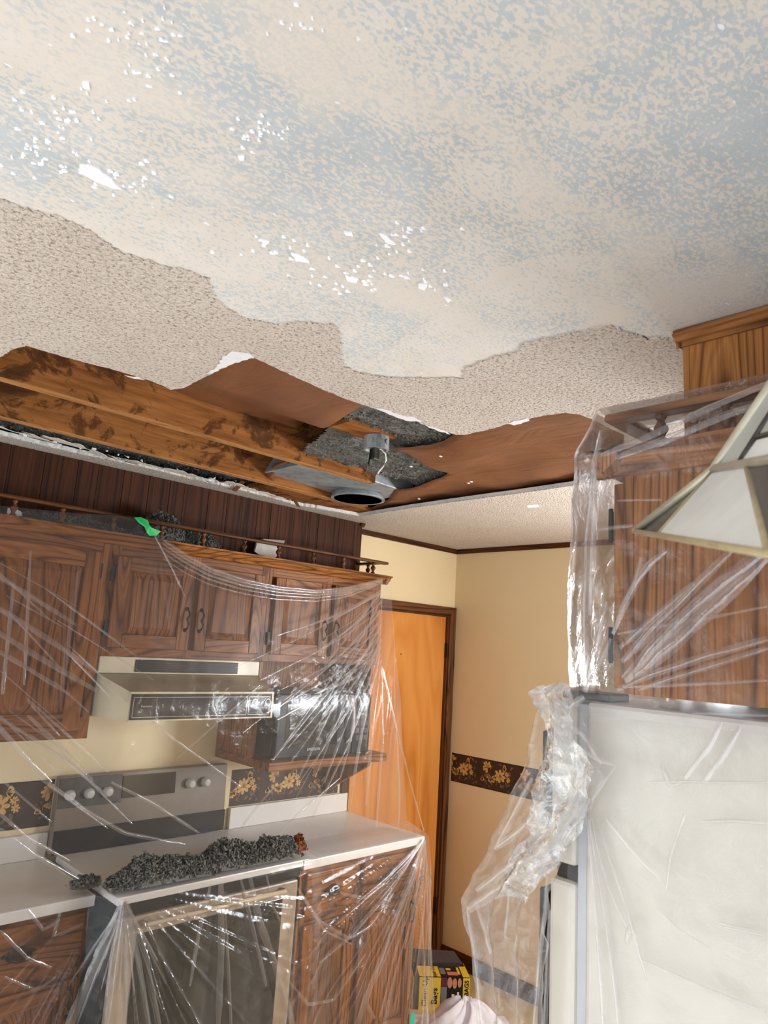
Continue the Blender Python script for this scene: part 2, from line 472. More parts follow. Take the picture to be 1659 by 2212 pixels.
# ================================================================== the setting
structure(MB().box(0.9, 4.2, -3.2, 3.05, -0.05, 0.0).build('floor', 'floor'), 'beige speckled vinyl floor', 'floor')
structure(MB().box(-3.2, 0.899, -3.2, 3.05, -0.05, 0.002).build('floor_dining', 'bounce_floor'), 'added pale floor behind the camera that bounces daylight', 'floor')  # unseen; made pale so light bounces up to the ceiling
# kitchen wall and door wall are one plane; the door stands in it
DX0, DX1, DZ = 2.70, 3.456, 1.996
wb = MB()
wb.box(-3.2, DX0 - 0.02, WALLY, WALLY + 0.11, 0, 2.72).box(DX1 + 0.012, 4.2, WALLY, WALLY + 0.11, 0, 2.72).box(DX0 - 0.02, DX1 + 0.012, WALLY, WALLY + 0.11, DZ + 0.012, 2.72)
structure(wb.build('wall_back', 'wall'), 'cream painted wall behind the range and around the door', 'wall')
we = MB().box(WALLX, WALLX + .09, -.3, .04, 0, 2.72).box(WALLX, WALLX + .09, .80, WALLY, 0, 2.72).box(WALLX, WALLX + .09, .04, .80, 0, 1.27).box(WALLX, WALLX + .09, .04, .80, 2.05, 2.72)  # unseen opening added for the end daylight lamp
structure(we.build('wall_end', 'wall'), 'tan painted end wall with the flowered border', 'wall')
structure(MB().box(1.12, WALLX, -.17, -.12, 0, 2.72).build('wall_right', 'wall'), 'cream wall behind the refrigerator', 'wall')

# ---- ceiling: drywall with the torn hole
def cz(u, v, z=CEIL):
    p = pix(u, v, 'z', z); return (p[0], p[1])
near = [(-90, 800), (0, 772), (25, 755), (45, 748), (60, 745), (100, 757), (150, 772), (240, 795), (330, 822), (372, 840), (395, 838), (440, 815), (500, 785), (548, 770),
        (600, 795), (680, 832), (740, 858), (780, 872), (840, 890), (900, 908), (950, 927), (985, 938), (1005, 937), (1060, 925), (1100, 913),
        (1140, 903), (1180, 895), (1220, 890), (1250, 893), (1280, 905), (1311, 921), (1350, 940)]
farp = [(1345, 1032), (1280, 1041), (1150, 1060), (1000, 1080), (880, 1097), (800, 1110), (772, 1115)]
wallp = [(700, 1100), (640, 1090), (600, 1078), (500, 1052), (400, 1030), (300, 1005), (200, 985), (100, 962), (0, 938), (-90, 915)]
hole = jag([cz(*p) for p in near], 0.012, 0.0022, 3)[:-1] + jag([cz(*p) for p in farp], 0.02, 0.0015, 4)[:-1] + jag([cz(*p) for p in wallp], 0.012, 0.006, 5)
outer = [(-3.2, -3.2), (4.2, -3.2), (4.2, 3.05), (-3.2, 3.05)]
ceiling = structure(plate_mesh(MB(), outer, [hole], CEIL, CEIL + 0.0145).build('ceiling', 'scraped'), 'scraped mottled blue and beige ceiling with a torn hole', 'ceiling')
# popcorn texture that has not been scraped off: a raised coat
sb = [(-120, 395), (0, 430), (70, 452), (140, 470), (215, 510), (262, 545), (330, 563), (400, 580), (450, 600), (462, 640), (500, 668), (540, 690), (600, 698), (650, 693), (725, 700), (738, 735),
      (742, 790), (780, 803), (820, 812), (900, 815), (1000, 815), (1008, 792), (1060, 772), (1120, 757), (1128, 740), (1200, 725), (1320, 700), (1345, 712), (1400, 732), (1450, 726), (1500, 716), (1560, 712)]
sbw = [cz(*p) for p in sb]
pop_outer = [(-0.9, sbw[0][1] - 0.1)] + jag(sbw, 0.006, 0.006, 8) + [(1.36, 0.5), (1.36, -0.12), (3.52, -0.12), (3.52, 2.93), (-0.9, 2.93)]
hc = np.mean(np.array(hole), 0)
hole2 = [tuple(np.array(p) + (np.array(p) - hc) / np.linalg.norm(np.array(p) - hc) * 0.002) for p in hole]
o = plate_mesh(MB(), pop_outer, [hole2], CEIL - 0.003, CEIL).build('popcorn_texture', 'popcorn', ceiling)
o['label'] = 'unscraped beige popcorn texture'
for i, pl in enumerate([[(100, 402), (118, 372), (215, 385), (330, 425), (420, 440), (500, 455), (560, 520), (600, 550), (640, 578), (720, 602), (735, 640), (800, 660), (795, 700), (745, 745), (700, 712), (600, 706), (520, 690), (450, 640), (430, 598), (330, 573), (250, 548), (200, 512), (130, 475), (60, 455)],
                        [(830, 805), (850, 740), (930, 690), (1000, 622), (1100, 566), (1270, 545), (1290, 572), (1190, 600), (1300, 640), (1390, 690), (1330, 706), (1210, 732), (1130, 748), (1120, 764), (1020, 796), (1000, 822), (900, 822)],
                        [(930, 395), (990, 400), (1010, 430), (960, 440), (925, 425)]]):
    q = plate_mesh(MB(), jag([cz(*p) for p in pl], 0.007, 0.006, 70 + i, True), [], CEIL - .0004 - .0001 * i, CEIL).build('paint_residue', 'residue', ceiling)
# attic deck over the bays so that no sky shows through the hole
structure(MB().box(-3.2, 4.2, -3.2, 3.05, 2.70, 2.72).build('trim_1', 'joist'), 'attic boards above the joists', 'boards')

# torn white paper along the hole, bare chips in the scraped field (flat on the ceiling plane)
def chip(pts, name, mat, z0, z1, parent, seed, amp=0.004, step=0.012):
    w = jag([cz(*p) for p in pts], step, amp, seed, True)
    return plate_mesh(MB(), w, [], z0, z1).build(name, mat, parent)
torn = [[(440, 806), (470, 790), (480, 768), (505, 758), (535, 760), (548, 769), (500, 783), (460, 803)],
        [(812, 880), (835, 882), (860, 893), (900, 900), (908, 909), (880, 906), (840, 893)],
        [(1095, 912), (1140, 900), (1146, 906), (1110, 917)], [(270, 808), (300, 812), (312, 818), (290, 814)],
        [(905, 910), (930, 920), (960, 928), (975, 936), (945, 928)]]
for i, t in enumerate(torn): chip(t, 'torn_paper', 'gypsum', CEIL - 0.0042, CEIL - 0.003, ceiling, 20 + i)
chips = [[(172, 355), (205, 358), (240, 385), (262, 408), (235, 402), (200, 385), (172, 372)], [(178, 176), (192, 178), (197, 190), (180, 188)],
         [(820, 500), (840, 510), (856, 526), (838, 524), (824, 512)], [(628, 545), (655, 552), (670, 566), (640, 562)], [(745, 592), (765, 598), (772, 610), (752, 606)],
         [(905, 612), (922, 614), (918, 625), (906, 622)], [(742, 498), (760, 500), (764, 508), (748, 506)], [(562, 515), (582, 520), (575, 528)], [(514, 336), (528, 338), (527, 344), (516, 343)],
         [(958, 640), (976, 645), (970, 652)]]
for i, t in enumerate(chips): chip(t, 'bare_patch', 'bare_white', CEIL - 0.0024, CEIL, ceiling, 40 + i, 0.0015, 0.006)
rng = random.Random(5)
for i in range(230):
    bx, by = rng.choice([(230, 60), (340, 60), (100, 250), (180, 240), (330, 170), (60, 330), (110, 345), (250, 390), (310, 395), (590, 540), (670, 590), (560, 290), (640, 40), (850, 505), (770, 600), (910, 620)])
    u, v = bx + rng.gauss(0, 42), by + rng.gauss(0, 24)
    if v > 640 or v < 4 or v > 425 + u * 0.38: continue
    L, w = rng.uniform(4, 13), rng.uniform(3, 6.5)
    pts = [(u - L / 2, v - w / 2), (u, v - w * 0.55), (u + L / 2, v + w * 0.1), (u + L * 0.55, v + w / 2), (u - L * 0.1, v + w * 0.45), (u - L * 0.45, v + w * 0.2)]
    plate_mesh(MB(), [cz(*p) for p in pts], [], CEIL - 0.0016 - rng.random() * .0006, CEIL).build('bare_patch', 'bare_white', ceiling)
# scratch chips beyond the hole
for i, t in enumerate([[(1138, 1090), (1160, 1088), (1166, 1093), (1142, 1095)]]): chip(t, 'bare_patch', 'bare_white', CEIL - 0.0042, CEIL - 0.003, ceiling, 60 + i, 0.001)

# torn strips of drywall paper hanging along the cabinet soffit
rng = random.Random(11)
for i, (u, v, L) in enumerate([(30, 925, .16), (95, 945, .15), (150, 955, .20), (230, 980, .12), (320, 1000, .20), (400, 1020, .18), (450, 1035, .12), (520, 1045, .14), (575, 1062, .20), (615, 1072, .16), (480, 1035, .10), (270, 990, .14)]):
    x, y = cz(u, v)
    mb = MB(); n = 9; vs = []
    w = rng.uniform(0.03, 0.07); drop = rng.uniform(0.004, 0.02)
    for k in range(n):
        t = k / (n - 1)
        xx = x + (t - .5) * L
        vs.append((xx, y + 0.03 + rng.uniform(-.004, .004), CEIL - 0.003))
        vs.append((xx + rng.uniform(-.006, .006), y + 0.03 - w * math.sin(math.pi * min(1, t + .12)) ** .5 + rng.uniform(-.008, .008), CEIL - 0.003 - drop * math.sin(math.pi * t) + rng.uniform(-.003, .003)))
    mb.add(vs, [(2 * k, 2 * k + 2, 2 * k + 3, 2 * k + 1) for k in range(n - 1)])
    mb.build('torn_paper', rng.choice(['drypaper', 'drypaper', 'gypsum']), ceiling, solid=0.0015)
# two brown strips dangling
for pts in ([(505, 1060, 2.43), (525, 1040, 2.455)], [(630, 1072, 2.45), (645, 1095, 2.40)]):
    a = pix(pts[0][0], pts[0][1], 'z', pts[0][2]); b = pix(pts[1][0], pts[1][1], 'z', pts[1][2])
    t = np.array((0.014, 0.004, 0.0))
    MB().add([a - t, a + t, b + t, b - t], [(0, 1, 2, 3)]).build('torn_paper', 'kraft', ceiling, solid=0.0015)
rng = random.Random(17)
for i in range(26):
    u = rng.choice([rng.uniform(195, 275), rng.uniform(10, 560)]); v = 938 + u * 0.232 - rng.uniform(4, 20)
    x, y = cz(u, v); r = rng.uniform(.004, .011)
    mb = MB(); vs = [(x + r * rng.uniform(-1, 1), y + r * rng.uniform(-1, 1), CEIL - 0.002 + r * rng.uniform(-1, .4)) for k in range(8)]
    bm = bmesh.new(); [bm.verts.new(p) for p in vs]; bmesh.ops.convex_hull(bm, input=bm.verts); bm.verts.index_update()
    mb.add([p.co[:] for p in bm.verts], [tuple(q.index for q in f.verts) for f in bm.faces]); bm.free()
    mb.build('gypsum_crumb', 'gypsum', ceiling)

# ---- joists in the hole
jg = 'joists laid open by the torn ceiling'
def joist(y, x0, x1, label, h=0.19):
    r = root('ceiling_joist', (x0, y, 2.455), label, 'joist', jg)
    MB().box(x0, x1, y, y + 0.038, 2.457, 2.457 + h).build('plank', 'joist', r, bevel=0.002)
    MB().box(x0 + .001, x1 - .02, y + 0.002, y + 0.036, 2.4545, 2.457).build('bare_edge', 'bare_edge', r)
    return r
joist(2.085, -0.8, 1.955, 'stained old joist with a pale bare bottom edge, ending by the junction box')
joist(2.495, -0.8, 2.30, 'stained joist nearest the panelled soffit, above the cabinets')
joist(2.89, -0.8, 3.4, 'joist along the kitchen wall above the soffit')
# board beside the round can
tag(MB().box(1.72, 2.42, 2.545, 2.70, 2.456, 2.475).build('blocking_board', 'joist'), 'stained board beside the round can light at the hole edge', 'board')

# ---- kraft paper
def paper_sheet(name, poly, z, mat, zfun, label, cat, cuts=3, parent=None):
    mb = MB()
    loops = [[Vector((p[0], p[1], 0)) for p in poly]]
    tris = tessellate_polygon(loops)
    me = bpy.data.meshes.new(name); me.from_pydata([(p[0], p[1], z) for p in poly], [], [tuple(t) for t in tris])
    bm = bmesh.new(); bm.from_mesh(me)
    for k in range(cuts):
        long = [e for e in bm.edges if e.calc_length() > 0.05]
        if long: bmesh.ops.subdivide_edges(bm, edges=long, cuts=1)
        bmesh.ops.triangulate(bm, faces=[f for f in bm.faces if len(f.verts) > 3])
    for v in bm.verts: v.co.z = z + zfun(v.co.x, v.co.y)
    bmesh.ops.recalc_face_normals(bm, faces=bm.faces)
    bm.to_mesh(me); bm.free()
    for q in me.polygons: q.use_smooth = True
    o = bpy.data.objects.new(name, me); COL.objects.link(o); me.materials.append(M[mat])
    s = o.modifiers.new('solidify', 'SOLIDIFY'); s.thickness = 0.001
    return tag(o, label, cat)
def sm01(t): t = max(0.0, min(1.0, t)); return t * t * (3 - 2 * t)
pa = [(0.70, 1.05), (1.34, 1.05), (1.30, 1.30), (1.27, 1.42), (1.31, 1.58), (1.39, 1.80), (1.53, 2.078), (1.30, 2.078), (1.05, 2.078), (0.80, 2.078)]
paper_sheet('kraft_paper', jag(pa, 0.05, 0.003, 2, True), 2.4585, 'kraft',
            lambda x, y: 0.112 * sm01((y - 1.62) / 0.40) + 0.004 * math.sin(x * 11 + y * 5), 'smooth brown kraft paper between the popcorn ceiling and the long joist', 'insulation paper')
pb_px = [(1010, 915), (990, 938), (962, 962), (935, 970), (890, 975), (848, 977), (880, 992), (920, 1010), (968, 1029), (940, 1043), (905, 1056), (880, 1061), (850, 1064), (842, 1080), (815, 1096), (790, 1106), (800, 1114), (1000, 1088), (1150, 1068), (1280, 1047), (1400, 1030), (1420, 900), (1220, 870)]
pb = [cz(u, v, 2.459) for u, v in pb_px]
def zb(x, y):
    return 0.010 * (mnoise.noise((x * 5, y * 3, 3.1))) + 0.006 * abs(math.sin((x * 1.0 + y * 2.6) * 4.2)) - 0.004 * math.cos((x * 2 - y * 1.2) * 7) + 0.010
paper_sheet('kraft_paper', jag(pb, 0.05, 0.004, 6, True), 2.459, 'kraft', zb, 'wrinkled brown kraft paper running from the junction box to the far hole edge', 'insulation paper', cuts=4)
for i, (u, v) in enumerate([(1012, 1043), (1018, 1040), (1090, 1064), (905, 1077), (952, 985), (888, 947 + 60)]):
    p = pix(u, v, 'z', 2.458)
    MB().box(p[0] - .006, p[0] + .006, p[1] - .003, p[1] + .003, p[2] - .003, p[2] + .0).build('staple_scrap', 'gypsum', ceiling)

# ---- loose cellulose
def flakes(mb, pts, rng, r0, r1):
    for (x, y, z) in pts:
        r = rng.uniform(r0, r1)
        a = [Vector((rng.gauss(0, 1), rng.gauss(0, 1), rng.gauss(0, 1))).normalized() * r * rng.uniform(.6, 1.2) for k in range(4)]
        mb.add([(x + q.x, y + q.y, z + q.z) for q in a], [(0, 1, 2), (0, 2, 3), (0, 3, 1), (1, 3, 2)])
def insul_bay(label, x0, x1, y0, y1, z, amp, nfl, seed, inside=lambda x, y: True):
    nx, ny = int((x1 - x0) / 0.012), int((y1 - y0) / 0.012)
    gx, gy = np.meshgrid(np.linspace(x0, x1, nx), np.linspace(y0, y1, ny), indexing='ij')
    gz = z + amp * (fbm(gx * 14, gy * 14, seed, 4) - 0.5) * 2
    jb = pix(812, 972, 'z', 2.452)      # the fill stays clear of the fixture board
    gz = np.maximum(gz, z + .05 * np.exp(-((gx - jb[0] + .06) / .13) ** 4 - ((gy - jb[1]) / .065) ** 4))
    mb = MB()
    mb.add(np.stack([gx, gy, gz], -1).reshape(-1, 3).tolist(), [(i * ny + j, (i + 1) * ny + j, (i + 1) * ny + j + 1, i * ny + j + 1) for i in range(nx - 1) for j in range(ny - 1) if inside(gx[i, j], gy[i, j])])
    rng = random.Random(seed)
    pts = []
    for k in range(nfl):
        i, j = rng.randrange(nx), rng.randrange(ny)
        if not inside(gx[i, j] - .01, gy[i, j]): continue
        pts.append((gx[i, j] + rng.uniform(-.006, .006), gy[i, j] + rng.uniform(-.006, .006), gz[i, j] - rng.uniform(0, .008)))
    flakes(mb, pts, rng, .003, .009)
    return tag(mb.build('loose_insulation', 'insul'), label, 'insulation', kind='stuff')
insul_bay('grey loose insulation around the metal junction box', 1.08, 2.46, 1.10, 2.08, 2.495, .028, 9000, 21, lambda x, y: x > 1.27 + max(0, y - 1.40) * .42)
insul_bay('grey loose insulation beyond the end of the long joist', 2.245, 2.46, 2.085, 2.49, 2.50, .03, 2500, 22)
insul_bay('grey loose insulation between the far joist and the soffit', -0.3, 2.3, 2.536, 2.885, 2.49, .02, 5000, 23)
insul_bay('grey loose insulation in the bay over the long joist', -0.8, 1.6, 2.127, 2.49, 2.585, .02, 1500, 24)
tag(MB().box(-0.8, 1.5, 1.68, 2.08, 2.62, 2.64).build('bay_board', 'joist'), 'board deep in the bay above the long joist', 'board')

# ---- junction box on its board
c = pix(812, 972, 'z', 2.452)
jr = root('junction_box', (c[0], c[1], 2.452), 'round galvanised junction box with a dangling white wire', 'junction box')
mb = MB(); R_ = 0.044
mb.lathe([(R_ * .86, .006), (R_ * .86, 0), (R_, 0), (R_, .046), (0.002, .046)], c, 'z', 16)
mb.build('body', 'galv', jr)
for k in range(5):
    t = math.radians(200 + k * 42)
    p = (c[0] + R_ * math.cos(t), c[1] + R_ * math.sin(t), c[2] + .024)
    m2 = MB(); s = []
    tt = (-math.sin(t), math.cos(t))
    for q in range(12):
        a = 2 * math.pi * q / 12
        s.append((p[0] + tt[0] * .010 * math.cos(a) + math.cos(t) * .001, p[1] + tt[1] * .010 * math.cos(a) + math.sin(t) * .001, p[2] + .010 * math.sin(a)))
    m2.add(s, [tuple(range(12))]); m2.build('knockout', 'galv', jr, solid=0.001)
MB().box(c[0] - .016, c[0] + .010, c[1] - .010, c[1] + .012, c[2] - .036, c[2] + .004).build('connector', 'darkmetal', jr, bevel=.002)
MB().tube([(c[0] - .02, c[1] + .005, c[2]), (c[0] - .022, c[1] + .008, c[2] - .055)], .0025).build('black_wire', 'black', jr)
rr = np.array((0.71, -0.70, 0))
wire = [c + rr * a + np.array((0, 0, b)) for a, b in ((.0, .0), (.018, .004), (.034, -.012), (.038, -.035), (.030, -.056), (.018, -.072), (.012, -.084))]
MB().tube(wire, .0025).build('white_wire', 'wirewhite', jr, smooth=True)
tag(MB().box(c[0] - .17, c[0] + .05, c[1] - .045, c[1] + .055, 2.4985, 2.515).build('fixture_board', 'joist'), 'short wooden board that the junction box hangs from', 'board')

# ---- recessed can light with its sheet metal housing
c = pix(773, 1079, 'z', 2.449)
cr = root('recessed_light', (c[0], c[1], 2.449), 'round recessed can light with grey sheet metal housing beside the joist', 'light fixture')
ro, ri = .125, .112
mb = MB().lathe([(ri, 0), (ro, 0), (ro, .006), (ro - .006, .02), (ri, .02), (ri, 0)], c, 'z', 40)
mb.build('rim', 'galv', cr)
mb = MB(); seg = 32
prof = [(ri, .004), (ri * .98, .05), (ri * .9, .10), (ri * .5, .12), (.01, .122)]
vs = [(c[0] + r * math.cos(2 * math.pi * k / seg), c[1] + r * math.sin(2 * math.pi * k / seg), c[2] + h) for r, h in prof for k in range(seg)]
mb.add(vs, [(i * seg + k, i * seg + (k + 1) % seg, (i + 1) * seg + (k + 1) % seg, (i + 1) * seg + k) for i in range(len(prof) - 1) for k in range(seg)])
mb.build('can', 'galv', cr)
for k in range(6):
    t = 2 * math.pi * k / 6 + .3
    MB().tube([(c[0] + ri * .95 * math.cos(t), c[1] + ri * .95 * math.sin(t), c[2] + .012), (c[0] + .02 * math.cos(t), c[1] + .02 * math.sin(t), c[2] + .03)], .004, 6).build('rib', 'galv', cr)
MB().lathe([(.026, 0), (.03, .02), (.03, .06)], (c[0], c[1], c[2] + .016), 'z', 16).build('socket', 'black', cr)
h0 = pix(596, 1030, 'z', 2.47)
MB().prism([(1.66, 2.490), (2.24, 2.47), (2.24, 2.60), (1.72, 2.60)], 'y', 2.135, 2.475).build('housing', 'galv', cr, bevel=.003)
mb = MB()
mb.tube([pix(590, 1038, 'z', 2.475), pix(584, 1024, 'z', 2.49), pix(596, 1008, 'z', 2.51), pix(622, 998, 'z', 2.515)], [.012, .016, .014, .006], 8)
mb.build('paper_collar', 'kraft', cr, smooth=True)

# ---- mouldings
structure(MB().prism([(WALLY, 2.436), (WALLY, 2.408), (WALLY - .008, 2.408), (WALLY - .012, 2.420), (WALLY - .016, 2.424), (WALLY - .018, 2.436)], 'x', 2.535, WALLX).build('trim_2', 'dark_x'), 'dark wood crown moulding above the door wall', 'moulding')
structure(MB().prism([(WALLX, 2.436), (WALLX, 2.408), (WALLX - .008, 2.408), (WALLX - .012, 2.420), (WALLX - .016, 2.424), (WALLX - .018, 2.436)], 'y', -.1, WALLY).build('trim_3', 'dark_y'), 'dark wood crown moulding on the end wall', 'moulding')
structure(MB().prism([(WALLX, 0), (WALLX, .085), (WALLX - .008, .085), (WALLX - .014, .07), (WALLX - .014, 0)], 'y', -.1, WALLY).build('baseboard_end', 'dark_y'), 'dark wood baseboard of the end wall', 'baseboard')
# ---- door with casing
dr = root('door_1', (DX0, WALLY, 0), 'flat birch door in dark casing beside the cabinets', 'door', kind='structure')
MB().box(DX0, DX1, WALLY + .012, WALLY + .05, .01, DZ).build('door_leaf', 'birch', dr, bevel=.002)
for z in (1.787, .30):
    MB().lathe([(.006, -.045), (.006, .045)], (DX1 + .006, WALLY - .004, z), 'z', 10).box(DX1 - .004, DX1 + .002, WALLY - .002, WALLY + .02, z - .045, z + .045).build('hinge', 'bronze', dr)
MB().lathe([(.004, -.003), (.004, .0)], (3.058, WALLY + .012, 1.749), 'y', 10).build('peephole', 'ink', dr)
ca, cb = .012, .062
cs = MB().prism([(DX1 + ca, 0), (DX1 + cb + .006, 0), (DX1 + cb + .006, DZ + cb), (DX1 + ca, DZ + ca)], 'y', WALLY - .018, WALLY).build('casing_side', 'trim_z', dr, bevel=.003)
MB().prism([(DX0 - ca, 0), (DX0 - cb, 0), (DX0 - cb, DZ + cb), (DX0 - ca, DZ + ca)], 'y', WALLY - .018, WALLY).build('casing_side', 'trim_z', dr, bevel=.003)
MB().prism([(DX0 - cb, DZ + cb), (DX1 + cb + .006, DZ + cb), (DX1 + ca, DZ + ca), (DX0 - ca, DZ + ca)], 'y', WALLY - .018, WALLY).build('casing_head', 'trim_x', dr, bevel=.003)
for q in (DX1 + .002, DX0 - .012): MB().box(q, q + .010, WALLY - .004, WALLY + .10, 0, DZ + .001).build('jamb', 'trim_z', dr)
MB().box(DX0 - .012, DX1 + .012, WALLY - .004, WALLY + .10, DZ + .002, DZ + .012).build('head_jamb', 'trim_x', dr)

# ---- printed wallpaper borders (flat print)
def border_on(name, label, s0, s1, z0, z1, place):
    """place(s, z, lift) gives the point on the wall"""
    r = root(name, place((s0 + s1) / 2, z0, 0), label, 'border')
    def quad(a, b, c, d, l): return [place(a, c, l), place(b, c, l), place(b, d, l), place(a, d, l)]
    MB().add(quad(s0, s1, z0, z1, .001), [(0, 1, 2, 3)]).build('paper', 'border', r)
    MB().add(quad(s0, s1, z1 - .006, z1, .0013) + quad(s0, s1, z0, z0 + .005, .0013), [(0, 1, 2, 3), (4, 5, 6, 7)]).build('printed_line', 'ink', r)
    H = z1 - z0
    P_, D_, L_, R_ = MB(), MB(), MB(), MB()
    def petal(mb, s, z, ang, ln, w, lift):
        pts = []
        for t, k in ((0.12, .25), (.4, .8), (.7, 1.0), (.93, .65), (1.0, 0), (.93, -.65), (.7, -1), (.4, -.8), (.12, -.25)):
            a, b = ln * t, w * k / 2
            ss, zz = s + a * math.cos(ang) - b * math.sin(ang), z + a * math.sin(ang) + b * math.cos(ang)
            pts.append(place(max(s0, min(s1, ss)), max(z0, min(z1, zz)), lift))
        mb.add(pts, [tuple(range(len(pts)))])
    tile = .268; k0 = int(math.floor((s0 - .3) / tile)); rng = random.Random(4)
    for k in range(k0, int((s1) / tile) + 2):
        b = k * tile
        for i in range(26):   # rusty ground, little leaves and buds
            s, z = b + rng.uniform(.01, .25), z0 + H * rng.uniform(.08, .92)
            if s0 + .02 < s < s1 - .02:
                petal(rng.choice([L_, R_, R_, D_]) if z < z0 + H * .55 else rng.choice([D_, R_]), s, z, rng.uniform(0, 6.3), rng.uniform(.012, .03), rng.uniform(.006, .012), .0014)
        for (fs, fz, fr, n, a0, sp) in ((.055, .74, .036, 7, .5, 4.0), (.145, .52, .042, 8, 0, 6.28), (.085, .40, .03, 8, 3.4, 3.4), (.165, .80, .03, 5, -.9, 1.8), (.06, .50, .026, 5, 3.8, 2.0), (.195, .62, .018, 7, 0, 6.28), (.205, .45, .018, 7, 0, 6.28), (.02, .40, .026, 4, 4.2, 1.0)):
            s, z = b + fs, z0 + H * fz
            if not (s0 - .01 < s < s1 + .01): continue
            for j in range(n):
                a = a0 + sp * j / (n if sp > 6 else n - 1)
                petal(P_, s, z, a + rng.uniform(-.1, .1), fr * rng.uniform(.8, 1.05), fr * .42, .0018)
            petal(D_, s - fr * .2, z, 0, fr * .45, fr * .4, .0022)
        for (ls, lz, a) in ((.09, .15, 1.9), (.12, .22, 1.2), (.15, .13, .6), (.06, .2, 2.6), (.20, .18, 2.0)):
            if s0 + .03 < b + ls < s1 - .03: petal(L_, b + ls, z0 + H * lz, a, .032, .014, .0016)
    for mb, n_, m_ in ((R_, 'printed_roses', 'rose'), (L_, 'printed_leaves', 'leafp'), (D_, 'printed_buds', 'petal_dark'), (P_, 'printed_petals', 'petal')):
        if mb.v: tag(mb.build(n_, m_, r), kind='stuff')
    return r
border_on('wallpaper_border', 'brown flowered wallpaper border on the tan end wall by the door', -2.90, -0.9, 1.004, 1.170, lambda s, z, l: (WALLX - l, -s, z))
border_on('wallpaper_border', 'brown flowered wallpaper border behind the plastic, right of the range', 1.95, 2.62, 1.012, 1.175, lambda s, z, l: (s, WALLY - l, z))
border_on('wallpaper_border', 'brown flowered wallpaper border behind the plastic, left of the range', .2, 1.14, 1.03, 1.20, lambda s, z, l: (s, WALLY - l, z))
sw = root('switch_plate', (2.585, WALLY, 1.11), 'ivory wall switch plate under the microwave shelf end', 'switch plate')
MB().box(2.548, 2.618, WALLY - .007, WALLY - .0025, 1.05, 1.165).build('cover', 'plate', sw, bevel=.002)
MB().box(2.578, 2.588, WALLY - .014, WALLY - .007, 1.098, 1.118).build('toggle', 'plate', sw, bevel=.001)

# ================================================================== upper cabinets on the kitchen wall
FY = 2.622       # face frames
ug = 'oak upper cabinets on the kitchen wall'
def pull(parent, x, z, y, length=.085):
    mb = MB()
    pts = [(x, y, z + length / 2), (x, y - .014, z + length * .42), (x + .003, y - .022, z + length * .22), (x - .004, y - .020, z), (x + .003, y - .022, z - length * .22), (x, y - .014, z - length * .42), (x, y, z - length / 2)]
    mb.tube(pts, [.0055, .0035, .0045, .0065, .0045, .0035, .0055], 8)
    mb.lathe([(.009, 0), (.007, -.003), (.003, -.004)], (x, y, z + length / 2), 'y', 10).lathe([(.009, 0), (.007, -.003), (.003, -.004)], (x, y, z - length / 2), 'y', 10)
    return mb.build('handle', 'bronze', parent, smooth=True)
def door_panel(parent, x0, x1, z0, z1, y, st=.052, name='door', hinge=None, hz=None, handle=None):
    """raised panel door that faces -Y; y is its back"""
    t = .019; f = y - t
    d = MB().box(x0 + .002, x1 - .002, y - .007, y, z0 + .002, z1 - .002).build(name, 'oak_z', parent)
    for q in (x0, x1 - st): MB().box(q, q + st, f, y - .0071, z0, z1).build('stile', 'oak_z', d, bevel=.0025)
    for q in (z0, z1 - st): MB().box(x0 + st, x1 - st, f, y - .0071, q, q + st).build('rail', 'oak_x', d, bevel=.0025)
    a, b, c, e = x0 + st, x1 - st, z0 + st, z1 - st
    i = min(.028, (b - a) * .2, (e - c) * .2)
    yb, yf = f + .011, f + .002
    vs = [(a, yb, c), (b, yb, c), (b, yb, e), (a, yb, e), (a + i, yf, c + i), (b - i, yf, c + i), (b - i, yf, e - i), (a + i, yf, e - i)]
    MB().add(vs, [(4, 5, 6, 7), (0, 1, 5, 4), (1, 2, 6, 5), (2, 3, 7, 6), (3, 0, 4, 7)]).build('panel', 'oak_z', d, solid=0)
    if hinge:
        for z in hz:
            hx = x0 - .006 if hinge == 'l' else x1 + .006
            s = 1 if hinge == 'l' else -1
            MB().box(hx - .010, hx + .004, f + .008, y + .0, z - .028, z + .028).lathe([(.0045, -.032), (.0045, .032)], (hx + s * .004, f + .012, z), 'z', 8).build('hinge', 'hinge', d)
    if handle: pull(d, handle[0], handle[1], f)
    return d
def carcass(name, label, x0, x1, z0, z1, doors, group=ug):
    r = root(name, ((x0 + x1) / 2, FY, z0), label, 'cabinet', group)
    b = MB().box(x0, x1, FY + .018, WALLY - .001, z0, z1)
    b.build('body', 'oak_z', r, bevel=.002)
    stiles = [x0] + [q for q in doors['stiles']] + [x1]
    w = .036
    for q in [x0, x1 - w] + [t - w / 2 for t in doors['stiles']]: MB().box(q, q + w, FY, FY + .0175, z0, z1).build('face_stile', 'oak_z', r, bevel=.001)
    for qa, qb in ((z0, z0 + .038), (z1 - .075, z1)): MB().box(x0 + w, x1 - w, FY + .0005, FY + .017, qa, qb).build('face_rail', 'oak_x', r, bevel=.001)
    for d in doors['doors']: door_panel(r, *d[:4], FY - .0005, **d[4])
    return r
carcass('upper_cabinet', 'tall oak upper cabinet at the left end, left of the range hood', .42, 1.112, 1.395, 2.125, dict(stiles=[], doors=[(.47, 1.070, 1.425, 2.068, dict(hinge='r', hz=(2.0, 1.5), st=.06))]))
